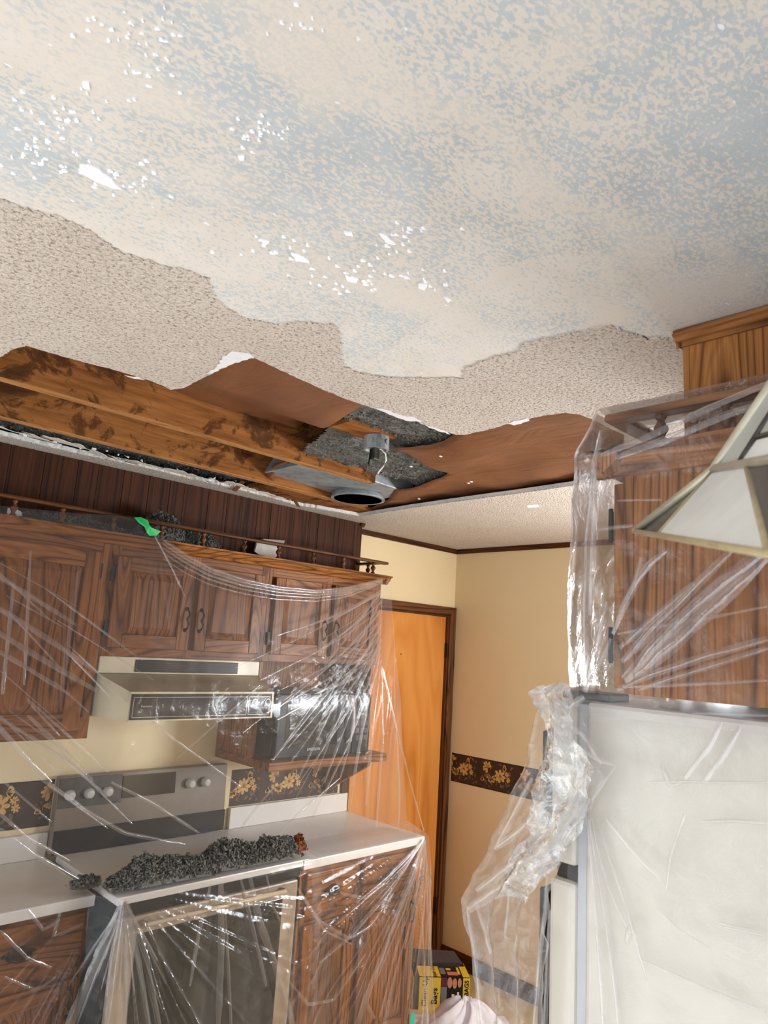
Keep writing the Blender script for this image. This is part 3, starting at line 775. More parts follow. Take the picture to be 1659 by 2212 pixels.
carcass('upper_cabinet', 'short two-door oak upper cabinet above the range hood', 1.113, 1.842, 1.690, 2.125, dict(stiles=[1.475], doors=[
    (1.132, 1.462, 1.722, 2.065, dict(hinge='l', hz=(1.995, 1.79), handle=(1.443, 1.845))), (1.488, 1.808, 1.722, 2.065, dict(hinge='r', hz=(1.995, 1.79), handle=(1.508, 1.845)))]))
carcass('upper_cabinet', 'short two-door oak upper cabinet above the microwave', 1.843, 2.548, 1.690, 2.125, dict(stiles=[2.205], doors=[
    (1.872, 2.192, 1.722, 2.065, dict(hinge='l', hz=(1.995, 1.79), handle=(2.170, 1.845))), (2.222, 2.520, 1.722, 2.065, dict(hinge='r', hz=(1.995, 1.79), handle=(2.243, 1.845)))]))
# cornice
cp = [(FY + .02, 2.1255), (FY + .02, 2.148), (2.575, 2.148), (2.575, 2.141), (2.586, 2.137), (2.592, 2.125), (2.604, 2.117), (2.608, 2.108), (FY - .001, 2.104), (FY - .001, 2.1255)]
cpr = [(2.60 - (y - 2.575) * 0.72 if y < FY else 2.549, z) for y, z in cp]
co = root('cabinet_cornice', (1.5, FY, 2.104), 'oak cornice moulding along the top of the upper cabinets', 'moulding')
MB().prism(cp, 'x', .42, 2.585).build('front_moulding', 'oak_x', co, bevel=.001)
MB().prism([(2.548, 2.1255), (2.548, 2.148), (2.590, 2.148), (2.590, 2.141), (2.578, 2.137), (2.570, 2.125), (2.556, 2.110), (2.549, 2.106)], 'y', 2.585, WALLY - .002).build('side_moulding', 'oak_y', co, bevel=.001)
MB().box(.42, 2.547, FY + .022, WALLY - .002, 2.126, 2.146).build('top_board', 'oak_x', co)
# gallery rail
gr = root('gallery_rail', (1.5, 2.6, 2.149), 'oak gallery rail with turned spindles on the cabinet tops', 'gallery rail')
MB().prism([(2.582, 2.206), (2.582, 2.214), (2.587, 2.220), (2.611, 2.220), (2.616, 2.214), (2.616, 2.206)], 'x', .42, 2.555).build('rail', 'trim_x', gr, bevel=.002)
MB().prism([(2.505, 2.206), (2.505, 2.214), (2.51, 2.219), (2.53, 2.219), (2.535, 2.214), (2.535, 2.206)], 'y', 2.616, WALLY - .002).build('rail', 'trim_y', gr, bevel=.002)
def spindle_mesh():
    mb = MB().lathe([(.008, 0), (.012, .004), (.008, .008), (.0055, .012), (.008, .018), (.0125, .026), (.0125, .031), (.008, .038), (.0055, .044), (.010, .049), (.010, .053), (.006, .056)], (0, 0, 0), 'z', 14)
    me = bpy.data.meshes.new('spindle'); me.from_pydata(mb.v, [], mb.f); me.update()
    for q in me.polygons: q.use_smooth = True
    me.materials.append(M['trim_z'])
    return me
SPIN = spindle_mesh()
def spindle(parent, x, y, z, s=1.0):
    o = bpy.data.objects.new('spindle', SPIN); COL.objects.link(o); o.parent = parent
    o.location = Vector((x, y, z)) - parent.location; o.scale = (s, s, s)
    return o
for u, v in ((32, 1085), (135, 1110), (245, 1125), (350, 1140), (440, 1160), (528, 1175), (602, 1190), (677, 1202), (742, 1212), (806, 1225)):
    p = pix(u, v, 'y', 2.599); spindle(gr, p[0], 2.599, 2.149, 1.02)
spindle(gr, 2.52, 2.70, 2.149, 1.02); spindle(gr, 2.52, 2.85, 2.149, 1.02)
# panelled soffit
so = root('soffit', (1.4, 2.785, 2.148), 'dark stained plank panelled soffit above the upper cabinets', 'soffit', kind='structure')
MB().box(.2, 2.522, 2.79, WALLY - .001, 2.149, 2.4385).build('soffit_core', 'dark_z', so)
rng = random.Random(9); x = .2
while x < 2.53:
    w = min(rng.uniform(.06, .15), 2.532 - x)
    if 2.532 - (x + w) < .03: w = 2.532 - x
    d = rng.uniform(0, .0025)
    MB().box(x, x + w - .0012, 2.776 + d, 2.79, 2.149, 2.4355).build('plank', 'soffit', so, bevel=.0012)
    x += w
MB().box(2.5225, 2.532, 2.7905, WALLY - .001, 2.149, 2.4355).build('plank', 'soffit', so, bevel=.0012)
MB().prism([(2.762, 2.4355), (2.776, 2.4355), (2.776, 2.416), (2.770, 2.424)], 'x', 2.512, 2.54).build('moulding_stub', 'dark_x', so)

# ================================================================== microwave shelf and microwave
ms = root('microwave_shelf', (2.2, 2.7, 1.24), 'oak microwave shelf with a side panel under the upper cabinets', 'shelf')
MB().box(1.846, 2.548, 2.505, WALLY - .001, 1.242, 1.278).build('shelf_board', 'oak_x', ms, bevel=.004)
MB().prism([(2.64, 1.279), (WALLY - .002, 1.279), (WALLY - .002, 1.689), (2.64, 1.689)], 'x', 1.846, 1.866).build('side_panel', 'oak_z', ms, bevel=.002)
MB().prism([(2.64, 1.279), (WALLY - .002, 1.279), (WALLY - .002, 1.689), (2.64, 1.689)], 'x', 2.530, 2.548).build('side_panel', 'oak_z', ms, bevel=.002)
MB().box(1.867, 2.529, WALLY - .012, WALLY - .002, 1.279, 1.689).build('back_panel', 'oak_z', ms)
MB().prism([(2.80, 1.10), (WALLY - .002, 1.02), (WALLY - .002, 1.241), (2.60, 1.241), (2.62, 1.20)], 'x', 2.525, 2.545).build('bracket', 'oak_z', ms, bevel=.002)
mw = root('microwave_oven', (2.165, 2.7, 1.279), 'black microwave oven with a curved silver handle on the oak shelf', 'microwave')
MB().box(1.888, 2.442, 2.555, 2.90, 1.285, 1.558).build('case', 'black', mw, bevel=.006)
md = MB().box(1.888, 2.33, 2.530, 2.554, 1.287, 1.556).build('door', 'black', mw, bevel=.005)
MB().box(1.935, 2.235, 2.5275, 2.5295, 1.335, 1.515).build('window', 'glassdark', md, bevel=.002)
MB().tube([(2.285, 2.531, 1.545), (2.292, 2.508, 1.530), (2.298, 2.498, 1.49), (2.300, 2.495, 1.44), (2.300, 2.498, 1.39), (2.300, 2.508, 1.35), (2.298, 2.531, 1.338)], [.007, .009, .0095, .0095, .0095, .009, .007], 10).build('handle', 'silver', md, smooth=True)
text_mesh('lettering', 'EMERSON', .017, 'silver', md, (2.10, 2.5268, 1.318), (1, 0, 0), (0, 0, 1))
mc = MB().box(2.333, 2.442, 2.530, 2.554, 1.287, 1.556).build('control_panel', 'black', mw, bevel=.004)
MB().box(2.35, 2.425, 2.5275, 2.5295, 1.50, 1.535).build('display', 'glassdark', mc)
for i in range(4):
    for j in range(3): MB().box(2.352 + j * .026, 2.372 + j * .026, 2.5282, 2.5295, 1.345 + i * .033, 1.367 + i * .033).build('button', 'darkmetal', mc)
for x in (1.91, 2.42):
    for y in (2.57, 2.88): MB().lathe([(.01, 0), (.01, .0062)], (x, y, 1.2788), 'z', 10).build('foot', 'wirewhite', mw)

# ================================================================== range hood
hd = root('range_hood', (1.48, 2.7, 1.45), 'almond range hood with a smoked black front panel', 'range hood')
xl0, xr0, xl1, xr1 = 1.122, 1.838, 1.176, 1.800
yf, yb = 2.452, 2.628
def hexa(mb, a, b):   # two quads, low and high, back to front
    mb.add(a + b, [(0, 1, 2, 3), (7, 6, 5, 4), (0, 4, 5, 1), (1, 5, 6, 2), (2, 6, 7, 3), (3, 7, 4, 0)])
mb = MB()
pl = [(xl0, 2.925), (xl0, yb), (xl1, yf + .004), (xr1, yf + .004), (xr0, yb), (xr0, 2.925)]
zlow = [1.472] * 6; zhi = [1.625, 1.625, 1.573, 1.573, 1.625, 1.625]
vs = [(p[0], p[1], z) for p, z in zip(pl, zlow)] + [(p[0], p[1], z) for p, z in zip(pl, zhi)]
mb.add(vs, [(0, 1, 2, 3, 4, 5), (0, 1, 7, 6), (1, 2, 8, 7), (2, 3, 9, 8), (3, 4, 10, 9), (4, 5, 11, 10), (5, 0, 6, 11)])
mb.build('canopy', 'enamel', hd)
MB().add([(xl0, yb, 1.625), (xl1, yf + .004, 1.573), (xr1, yf + .004, 1.573), (xr0, yb, 1.625)], [(0, 1, 2, 3)]).build('sloped_top', 'hood_top', hd, solid=.001)
MB().box(xl0, xr0, yb - .001, 2.925, 1.626, 1.689).build('vent_riser', 'enamel', hd, bevel=.004)
vg = MB().box(1.262, 1.725, yb - .006, yb - .0015, 1.633, 1.680).build('grille', 'hoodface', hd, bevel=.003)
for k in range(5): MB().box(1.272, 1.715, yb - .0095, yb - .006, 1.637 + k * .0085, 1.641 + k * .0085).build('louvre', 'black', vg)
hf = MB().box(xl1 + .006, xr1 - .010, yf, yf + .0035, 1.476, 1.566).build('front_panel', 'hoodface', hd)
MB().box(xl1, xr1, yf - .003, yf + .0035, 1.5665, 1.574).build('front_trim', 'enamel', hd)
MB().box(xl1, xr1, yf - .002, yf + .0035, 1.470, 1.4755).build('front_trim', 'enamel', hd)
MB().box(xr1 - .0095, xr1, yf - .002, yf + .0035, 1.4756, 1.5664).build('front_trim', 'enamel', hd)
def outline(x0, x1, z0, z1, y, w=.0016):
    return MB().box(x0, x1, y - .0008, y, z0, z0 + w).box(x0, x1, y - .0008, y, z1 - w, z1).box(x0, x0 + w, y - .0008, y, z0, z1).box(x1 - w, x1, y - .0008, y, z0, z1)
outline(xl1 + .014, 1.672, 1.484, 1.555, yf).build('printed_line', 'lampedge', hf)
outline(1.680, 1.783, 1.484, 1.555, yf).build('printed_line', 'lampedge', hf)
for x in (1.705, 1.768):
    kn = MB().lathe([(.0125, 0), (.0125, -.007), (.0095, -.009)], (x, yf, 1.533), 'y', 20).build('knob', 'hoodface', hf)
    MB().lathe([(.0135, 0), (.0135, -.0012), (.0115, -.0012), (.0115, 0)], (x, yf - .008, 1.533), 'y', 20).build('ring', 'lampedge', kn)
text_mesh('lettering', 'Kenmore', .0115, 'silver', hf, (1.242, yf - .001, 1.523), (1, 0, 0), (0, 0, 1))

# ================================================================== base cabinets, worktops, range
CZ = .918
bg = 'oak base cabinets under the plastic'
def base_pull(parent, x, z, y):
    mb = MB().tube([(x - .036, y, z), (x - .032, y - .016, z - .004), (x - .012, y - .022, z - .010), (x + .012, y - .022, z - .010), (x + .032, y - .016, z - .004), (x + .036, y, z)], [.006, .005, .0055, .0055, .005, .006], 8)
    vs = []
    for k in range(14):
        t = 2 * math.pi * k / 14; rr_ = 1 + .18 * math.cos(4 * t)
        vs.append((x + .047 * rr_ * math.cos(t), y - .001, z + .004 + .019 * rr_ * math.sin(t)))
    mb.add(vs, [tuple(range(14))])
    return mb.build('handle', 'bronze', parent, smooth=False)
def drawer(parent, x0, x1, z0, z1, y):
    d = MB().box(x0, x1, y - .019, y - .0005, z0, z1).build('drawer', 'oak_x', parent, bevel=.006)
    base_pull(d, (x0 + x1) / 2, (z0 + z1) / 2, y - .0195)
    return d
def base_unit(label, x0, x1, y, cols):
    r = root('base_cabinet', ((x0 + x1) / 2, y, 0), label, 'cabinet', bg)
    MB().box(x0, x1, y + .018, WALLY - .001, .10, CZ - .036).build('body', 'oak_z', r)
    MB().box(x0, x1, y + .07, y + .085, .0, .099).build('toe_kick', 'black', r)
    for q in [x0] + [c[0] - .02 for c in cols[1:]] + [x1 - .036]: MB().box(q, q + .036, y, y + .0175, .10, CZ - .037).build('face_stile', 'oak_z', r)
    for qa, qb in ((CZ - .06, CZ - .037), (.665, .70), (.10, .14)): MB().box(x0, x1, y + .001, y + .017, qa, qb).build('face_rail', 'oak_x', r)
    for a, b in cols:
        drawer(r, a, b, .70, .862, y)
        d = door_panel(r, a, b, .128, .668, y - .0005, st=.055)
        pull(d, b - .025, .60, y - .019)
    return r
base_unit('oak base cabinet at the left end, left of the oven', .25, 1.136, 2.47, [(.28, .70), (.72, 1.118)])
base_unit('oak base cabinet right of the oven, beside the door', 1.952, 2.655, 2.372, [(1.975, 2.255), (2.29, 2.635)])
def worktop(label, x0, x1, y):
    r = root('worktop', ((x0 + x1) / 2, y, CZ - .036), label, 'worktop')
    MB().box(x0, x1, y, WALLY - .002, CZ - .035, CZ).build('slab', 'white_lam', r, bevel=.004)
    MB().box(x0, x1, WALLY - .022, WALLY - .002, CZ + .0005, CZ + .092).build('backsplash', 'white_lam', r, bevel=.003)
worktop('white worktop left of the range', .25, 1.136, 2.435)
worktop('white worktop right of the range', 1.948, 2.677, 2.348)
rg = root('range', (1.56, 2.6, 0), 'freestanding electric range with a tan framed black oven door under plastic', 'range')
rx0, rx1, ry = 1.160, 1.926, 2.335
MB().box(rx0, rx1, ry + .03, 2.90, .02, .905).build('body', 'black', rg, bevel=.003)
MB().box(rx0, rx1, ry - .008, 2.868, .907, .932).build('cooktop', 'white_lam', rg, bevel=.004)
bk = MB().prism([(2.868, .933), (2.915, .933), (2.915, 1.215), (2.885, 1.215)], 'x', 1.138, 1.892).build('back_guard', 'rangebrown', rg, bevel=.004)
MB().prism([(2.862, .934), (2.868, .934), (2.870, 1.02), (2.864, 1.02)], 'x', 1.14, 1.89).build('lower_panel', 'black', bk)
MB().prism([(2.868, 1.10), (2.874, 1.10), (2.884, 1.208), (2.878, 1.208)], 'x', 1.14, 1.39).build('knob_panel', 'darkmetal', bk)
MB().prism([(2.868, 1.115), (2.874, 1.115), (2.882, 1.200), (2.876, 1.200)], 'x', 1.395, 1.63).build('clock_panel', 'glassdark', bk)
for x in (1.18, 1.255, 1.33, 1.70, 1.775): MB().lathe([(.020, .006), (.020, -.010), (.014, -.022), (.006, -.024)], (x, 2.868, 1.148), 'y', 16).build('knob', 'silver', bk)
ov = MB().box(rx0 + .012, rx1 - .012, ry, ry + .028, .27, .86).build('oven_door', 'ovenframe', rg, bevel=.006)
MB().box(rx0 + .085, rx1 - .085, ry - .004, ry - .0005, .36, .806).build('window', 'glassdark', ov, bevel=.004)
MB().tube([(rx0 + .10, ry, .838), (rx0 + .10, ry - .035, .842), (rx1 - .10, ry - .035, .842), (rx1 - .10, ry, .838)], .009, 8).build('handle', 'ovenframe', ov, smooth=True)
MB().box(rx0 + .005, rx1 - .005, ry + .006, ry + .029, .865, .904).build('control_strip', 'black', rg)
MB().box(rx0 + .012, rx1 - .012, ry, ry + .028, .05, .262).build('storage_drawer', 'ovenframe', rg, bevel=.006)

# ================================================================== refrigerator run on the right
RX = 1.12
sr = root('soffit', (1.5, .2, 2.15), 'oak panelled soffit with crown moulding above the refrigerator cabinet', 'soffit', kind='structure')
MB().box(1.322, 3.5, -.118, .508, 2.15, 2.4385).build('soffit_core', 'oak_right', sr)
for a, b in ((-.118, .145), (.1455, .522)):
    MB().box(1.31, 1.3215, a, b, 2.15, 2.4355).build('panel', 'oak_right', sr, bevel=.0012)
MB().box(1.31, 3.5, .5225, .534, 2.15, 2.4355).build('panel', 'oak_right', sr)
cpf = [(1.3095, 2.4365), (1.3095, 2.406), (1.304, 2.406), (1.303, 2.414), (1.297, 2.417), (1.296, 2.425), (1.290, 2.429), (1.288, 2.4365)]
MB().prism([(x, z) for x, z in cpf], 'y', -.118, .545).build('crown_moulding', 'oak_right_y', sr, bevel=.001)
MB().prism([(.5345 + (1.3095 - x) * .8, z) for x, z in cpf], 'x', 1.30, 3.5).build('crown_moulding', 'oak_right', sr)
rc = root('refrigerator_cabinet', (1.5, .2, 1.737), 'oak cabinet over the refrigerator, seen from its end panel', 'cabinet')
MB().box(RX + .004, 2.0, -.118, .545, 1.737, 2.125).build('body', 'oak_right', rc, bevel=.001)
MB().box(RX, RX + .0035, -.118, .545, 1.737, 2.105).build('end_panel', 'oak_right', rc)
MB().box(RX - .001, 2.0, .546, .563, 1.737, 2.125).build('face_frame', 'oak_right', rc, bevel=.001)
d = MB().box(RX + .002, 1.54, .5645, .583, 1.745, 2.095).build('door', 'oak_right', rc, bevel=.003)
for z in (2.02, 1.815): MB().lathe([(.004, -.03), (.0045, 0), (.004, .03)], (RX - .002, .586, z), 'z', 8).box(RX - .002, RX + .004, .5835, .588, z - .026, z + .026).build('hinge', 'hinge', d)
MB().box(1.545, 1.98, .5645, .583, 1.745, 2.095).build('door', 'oak_right', rc, bevel=.003)
MB().prism([(RX + .02, 2.1255), (RX + .02, 2.148), (RX - .043, 2.148), (RX - .043, 2.141), (RX - .032, 2.137), (RX - .026, 2.125), (RX - .012, 2.117), (RX - .008, 2.106), (RX - .001, 2.104)], 'y', -.118, .612).build('cornice', 'oak_right_y', rc, bevel=.001)
MB().prism([(.555, 2.1255), (.555, 2.148), (.612, 2.148), (.612, 2.141), (.602, 2.137), (.596, 2.125), (.588, 2.117), (.585, 2.106), (.5835, 2.104)], 'x', RX - .043, 2.0).build('cornice', 'oak_right', rc, bevel=.001)
g2 = root('gallery_rail', (1.2, .3, 2.149), 'oak gallery rail with turned spindles over the refrigerator cabinet, under plastic', 'gallery rail')
MB().prism([(1.092, 2.202), (1.092, 2.210), (1.097, 2.217), (1.121, 2.217), (1.126, 2.210), (1.126, 2.202)], 'y', -.118, .586).build('rail', 'oak_right_y', g2, bevel=.002)
MB().prism([(.552, 2.202), (.552, 2.210), (.556, 2.217), (.582, 2.217), (.586, 2.210), (.586, 2.202)], 'x', 1.127, 2.0).build('rail', 'oak_right', g2, bevel=.002)
for u in (1428, 1570):
    p = pix(u, 930, 'x', 1.109); spindle(g2, 1.109, p[1], 2.149, .96)
spindle(g2, 1.30, .569, 2.149, .96)
fr = root('refrigerator', (1.5, .3, 0), 'almond top-freezer refrigerator wrapped in clear plastic', 'refrigerator')
fx = 1.135
MB().box(fx, 1.90, -.09, .640, .03, 1.718).build('body', 'fridge', fr, bevel=.008)
MB().box(fx + .006, 1.89, .6405, .6565, .09, 1.712).build('gasket', 'gasket', fr)
fd = MB().box(fx, 1.90, .657, .708, 1.445, 1.714).build('freezer_door', 'fridge', fr, bevel=.008)
ld = MB().box(fx, 1.90, .657, .708, .09, 1.420).build('refrigerator_door', 'fridge', fr, bevel=.008)
MB().box(fx + .012, 1.88, .6405, .70, 1.421, 1.444).build('door_gap', 'darkmetal', fr)
for (z0, z1, q) in ((1.47, 1.67, fd), (1.0, 1.40, ld)):
    MB().tube([(fx + .05, .708, z0), (fx + .05, .745, z0 + .02), (fx + .05, .745, z1 - .02), (fx + .05, .708, z1)], .011, 8).build('handle', 'black', q, smooth=True)
MB().box(fx + .02, 1.88, .60, .66, .0, .0295).build('base_grille', 'black', fr)
MB().box(fx + .02, fx + .10, .61, .70, 1.7185, 1.732).build('hinge_cover', 'darkmetal', fr, bevel=.003)

# ================================================================== pendant lamp near the camera
d_ = (1061 - PCX) * RT - (1095 - PCY) * UP - FPX * BK
e1 = d_ / np.linalg.norm(d_)
e2 = np.array([.603, -.797, 0]); e2 /= np.linalg.norm(e2)
e3 = -np.cross(e1, e2)
d_ = (1375 - PCX) * RT - (1150 - PCY) * UP - FPX * BK
LA = CAMP + .9 * d_ / np.linalg.norm(d_)
LS = .46                      # side of the square shade
LC = LA - e1 * LS / 2 + e2 * LS / 2
def lp(a, b, c): return LC + e1 * a + e2 * b + e3 * c     # lamp frame, origin mid rim
lamp = root('pendant_lamp', tuple(LC), 'square leaded glass pendant lamp with white and black panes, close to the camera', 'lamp')
LH = LS / 2
tiers = [(LH, 0.0), (LH - .068, .072), (LH - .068 - .052, .182), (.045, .235)]
def tierpt(side, t, s, lift=0.0):
    """point on one side: t = tier 0..3 (fractional), s = -1..1 along the side"""
    i = min(int(t), 2); f = t - i
    r = tiers[i][0] + (tiers[i + 1][0] - tiers[i][0]) * f; h = tiers[i][1] + (tiers[i + 1][1] - tiers[i][1]) * f
    a = r * s; r2 = r + lift; h2 = h + lift * .6
    x, y = [(a, -r2), (r2, a), (-a, r2), (-r2, -a)][side]
    return lp(x, y, h2)
def pane(side, pts, mat, name='pane'):
    MB().add([tierpt(side, t, s) for t, s in pts], [tuple(range(len(pts)))]).build(name, mat, lamp, solid=.003)
def came(side, p, q, r=.0028, mat='brass'):
    MB().tube([tierpt(side, *p, .002), tierpt(side, *q, .002)], r, 6).build('came', mat, lamp, smooth=True)
for sd in range(4):
    # lower band: wide white panes with black triangles between them; s = +1 is the corner seen on the left (side 0)
    pane(sd, [(0, 1), (0, .48), (1, 1)], 'smoke')
    pane(sd, [(0, .48), (0, -.80), (1, .40), (1, 1)], 'opal')
    pane(sd, [(0, -.80), (1, -.70), (1, .40)], 'smoke')
    pane(sd, [(0, -.80), (0, -1), (1, -1), (1, -.70)], 'opal')
    for p, q in (((0, .48), (1, 1)), ((0, -.80), (1, .40)), ((0, -.80), (1, -.70))): came(sd, p, q)
    came(sd, (0, -1), (0, 1), .0034); came(sd, (1, -1), (1, 1), .0065, 'lampedge'); came(sd, (2, -1), (2, 1), .005, 'lampedge')
    # upper faces
    pane(sd, [(1, 1), (1, .55), (2, .55), (2, 1)], 'greyglass')
    pane(sd, [(1, .55), (1, -.55), (1.25, -.5), (1.25, .5)], 'opal')
    pane(sd, [(1.25, .5), (1.25, -.5), (2, -.55), (2, .55)], 'greyglass')
    pane(sd, [(1, -.55), (1, -1), (2, -1), (2, -.55)], 'greyglass')
    pane(sd, [(2, 1), (2, -1), (2.99, -1), (2.99, 1)], 'opal')
    for p, q in (((1, .55), (2, .55)), ((1, -.55), (2, -.55)), ((1.25, -.5), (1.25, .5)), ((1, .55), (1.25, .5)), ((1, -.55), (1.25, -.5))): came(sd, p, q, .0035, 'darkmetal')
    MB().tube([tierpt(sd, 0, 1, .002), tierpt(sd, 1, 1, .002), tierpt(sd, 2, 1, .002), tierpt(sd, 2.99, 1, .002)], [.005, .0065, .0065, .005], 8).build('hip_came', 'lampedge', lamp, smooth=True)
MB().tube([lp(0, 0, .228), lp(0, 0, .262)], [.055, .03], 16).build('cap', 'brass', lamp, smooth=True)
MB().tube([lp(0, 0, .05), lp(0, 0, .235)], .016, 10).build('socket', 'brass', lamp)
MB().lathe([(.008, 0), (.026, .02), (.032, .045), (.022, .075), (.013, .09)], tuple(lp(0, 0, .0) - np.array((0, 0, .0)) + np.array((0, 0, -.02))), 'z', 14).build('bulb', 'opal', lamp, smooth=True)
top = lp(0, 0, .262)
MB().tube([tuple(top), (top[0] + .01, top[1], (top[2] + CEIL) / 2), (top[0] + .012, top[1] + .004, CEIL - .02)], .005, 8).build('chain', 'brass', lamp)
MB().lathe([(.06, .0), (.058, -.012), (.02, -.026)], (top[0] + .012, top[1] + .004, CEIL - .0005), 'z', 20).build('ceiling_canopy', 'brass', lamp, smooth=True)

# ================================================================== debris
def mound(label, cx, cy, z, L, W, H, n, seed, ang=0.0, mat='insul', humps=None, rf=(.005, .012), name='insulation_clump'):
    rng = random.Random(seed); mb = MB()
    nx, ny = 28, 14
    humps = humps or [(0, 1.0, 1.0)]
    ca_, sa_ = math.cos(ang), math.sin(ang)
    def hgt(a, b):
        h = 0
        for (c0, w0, k0) in humps: h = max(h, k0 * max(0, 1 - ((a - c0) / w0) ** 2 - b ** 2) ** .6)
        return H * h * (0.6 + .7 * fbm(np.array(a * 4 + seed), np.array(b * 3 + 1.7), seed, 3))
    vs = []
    for i in range(nx):
        for j in range(ny):
            a, b = -1 + 2 * i / (nx - 1), -1 + 2 * j / (ny - 1)
            x, y = a * L / 2, b * W / 2
            vs.append((cx + x * ca_ - y * sa_, cy + x * sa_ + y * ca_, z + float(hgt(a, b)) * .8))
    mb.add(vs, [(i * ny + j, (i + 1) * ny + j, (i + 1) * ny + j + 1, i * ny + j + 1) for i in range(nx - 1) for j in range(ny - 1) if max(vs[i * ny + j][2], vs[(i + 1) * ny + j + 1][2]) > z + .002])
    pts = []
    while len(pts) < n:
        a, b = rng.uniform(-1, 1), rng.uniform(-1, 1); h = float(hgt(a, b))
        if h < .003 and rng.random() > .04: continue
        x, y = a * L / 2, b * W / 2
        pts.append((cx + x * ca_ - y * sa_, cy + x * sa_ + y * ca_, z + .004 + h * rng.uniform(.75, 1.05)))
    flakes(mb, pts, rng, *rf)
    return tag(mb.build(name, mat), label, 'insulation', 'fallen clumps of grey insulation', 'stuff')
zi = .947
a = pix(365, 1895, 'z', zi + .02); b = pix(560, 1865, 'z', zi + .02)
mound('long pile of grey insulation on the plastic at the front of the range', a[0] + .02, 2.385, zi, .43, .12, .085, 4500, 31, -.03, humps=[(-.1, .9, .8), (-.35, .4, 1.0), (.5, .5, .5)])
mound('second grey insulation pile on the range plastic, at the right', b[0] + .03, 2.395, zi, .48, .13, .085, 4500, 32, -.03, humps=[(-.45, .5, 1.0), (.45, .52, .85), (0, .9, .6)])
mound('rust brown clump at the right end of the range insulation', b[0] + .25, 2.375, zi + .012, .07, .06, .055, 240, 33, 0, 'insul_red')
c_ = pix(215, 1928, 'z', .93)
mound('small grey insulation clump left of the range corner', 1.112, 2.475, .938, .10, .06, .03, 320, 34, 0)
mound('grey insulation heaped behind the gallery rail by the green tape', 1.40, 2.685, 2.147, .42, .13, .115, 2400, 35, 0, humps=[(-.3, .6, 1), (.4, .6, .6)])
mound('thin grey insulation scattered behind the gallery rail', .98, 2.69, 2.147, .5, .12, .045, 1100, 36, 0)
# drywall shard leaning on the soffit
sh = [(550, 1178), (560, 1158), (578, 1150), (600, 1152), (624, 1154), (618, 1164), (606, 1172), (604, 1188), (590, 1196), (570, 1196)]
pts = [pix(u, v, 'y', 2.72) for u, v in sh]
zb_ = min(p[2] for p in pts); pts = [np.array((p[0], 2.70 + (p[2] - zb_) * .42, p[2])) for p in pts]
dz = 2.148 - min(p[2] for p in pts)
MBs = MB(); n = len(pts)
MBs.add([tuple(p + np.array((0, 0, dz))) for p in pts] + [tuple(p + np.array((0, .010, dz + .003))) for p in pts], [tuple(range(n)), tuple(range(n, 2 * n))[::-1]] + [(i, (i + 1) % n, (i + 1) % n + n, i + n) for i in range(n)])
tag(MBs.build('drywall_shard', 'drypaper', None, bevel=.001), 'broken grey drywall shard leaning behind the gallery rail', 'drywall shard')
p = pix(37, 1090, 'y', 2.66)
bm = bmesh.new(); rng = random.Random(2)
for k in range(12): bm.verts.new((p[0] + rng.uniform(-.03, .03), 2.66 + rng.uniform(-.02, .02), 2.168 + rng.uniform(-.02, .03)))
bmesh.ops.convex_hull(bm, input=bm.verts); bm.verts.index_update()
tag(MB().add([q.co[:] for q in bm.verts], [tuple(w.index for w in f.verts) for f in bm.faces]).build('plaster_chunk', 'gypsum'), 'pale plaster chunk behind the left end of the gallery rail', 'plaster chunk'); bm.free()

# ================================================================== bag carton and cloth on the floor
fc = np.array(pix(958, 2182, 'z', 0)); 
bt = np.array((RT[0], RT[1], 0)); bt /= np.linalg.norm(bt); bn = np.array((-bt[1], bt[0], 0))    # along the front, and away from the camera
bn = bn * .999 + bt * -.09; bn /= np.linalg.norm(bn); bt = np.array((bn[1], -bn[0], 0))
bxr = root('trash_bag_carton', tuple(fc), 'open yellow and black carton of 32 clean-up bags on the floor by the door', 'carton')
def bp(a, b, c): return tuple(fc + bt * a + bn * b + np.array((0, 0, c)))
wL, wR, bd, bh = -.16, .13, .17, .15
def quad(name, mat, p, parent=bxr, solid=.0): return MB().add(p, [(0, 1, 2, 3)]).build(name, mat, parent, solid=solid)
quad('front', 'ink', [bp(wL, 0, 0), bp(wR, 0, 0), bp(wR, 0, bh), bp(wL, 0, bh)], solid=.002)
quad('back', 'carton', [bp(wL, bd, 0), bp(wR, bd, 0), bp(wR, bd, bh), bp(wL, bd, bh)], solid=.002)
quad('side', 'yellow', [bp(wR, 0, 0), bp(wR, bd, 0), bp(wR, bd, bh), bp(wR, 0, bh)], solid=.002)
quad('side', 'yellow', [bp(wL, 0, 0), bp(wL, bd, 0), bp(wL, bd, bh), bp(wL, 0, bh)], solid=.002)
quad('bottom', 'carton', [bp(wL, 0, .001), bp(wR, 0, .001), bp(wR, bd, .001), bp(wL, bd, .001)], solid=.001)
quad('top', 'ink', [bp(wL, 0, bh), bp(wR, 0, bh), bp(wR, bd * .72, bh), bp(wL, bd * .72, bh)], solid=.002)
quad('lid_flap', 'carton', [bp(wL, bd, bh), bp(wR - .005, bd, bh), bp(wR - .05, bd + .02, bh + .05), bp(wL, bd + .02, bh + .058)], solid=.002)
f = -.003
def fq(a0, a1, c0, c1, mat, name='print'): quad(name, mat, [bp(a0, f, c0), bp(a1, f, c0), bp(a1, f, c1), bp(a0, f, c1)])
def tq(a0, a1, b0, b1, mat, name='print'): quad(name, mat, [bp(a0, b0, bh + .0025), bp(a1, b0, bh + .0025), bp(a1, b1, bh + .0025), bp(a0, b1, bh + .0025)])
fq(-.13, -.02, .0, bh, 'yellow', 'printed_panel'); tq(-.13, -.02, 0, bd * .70, 'yellow', 'printed_panel')
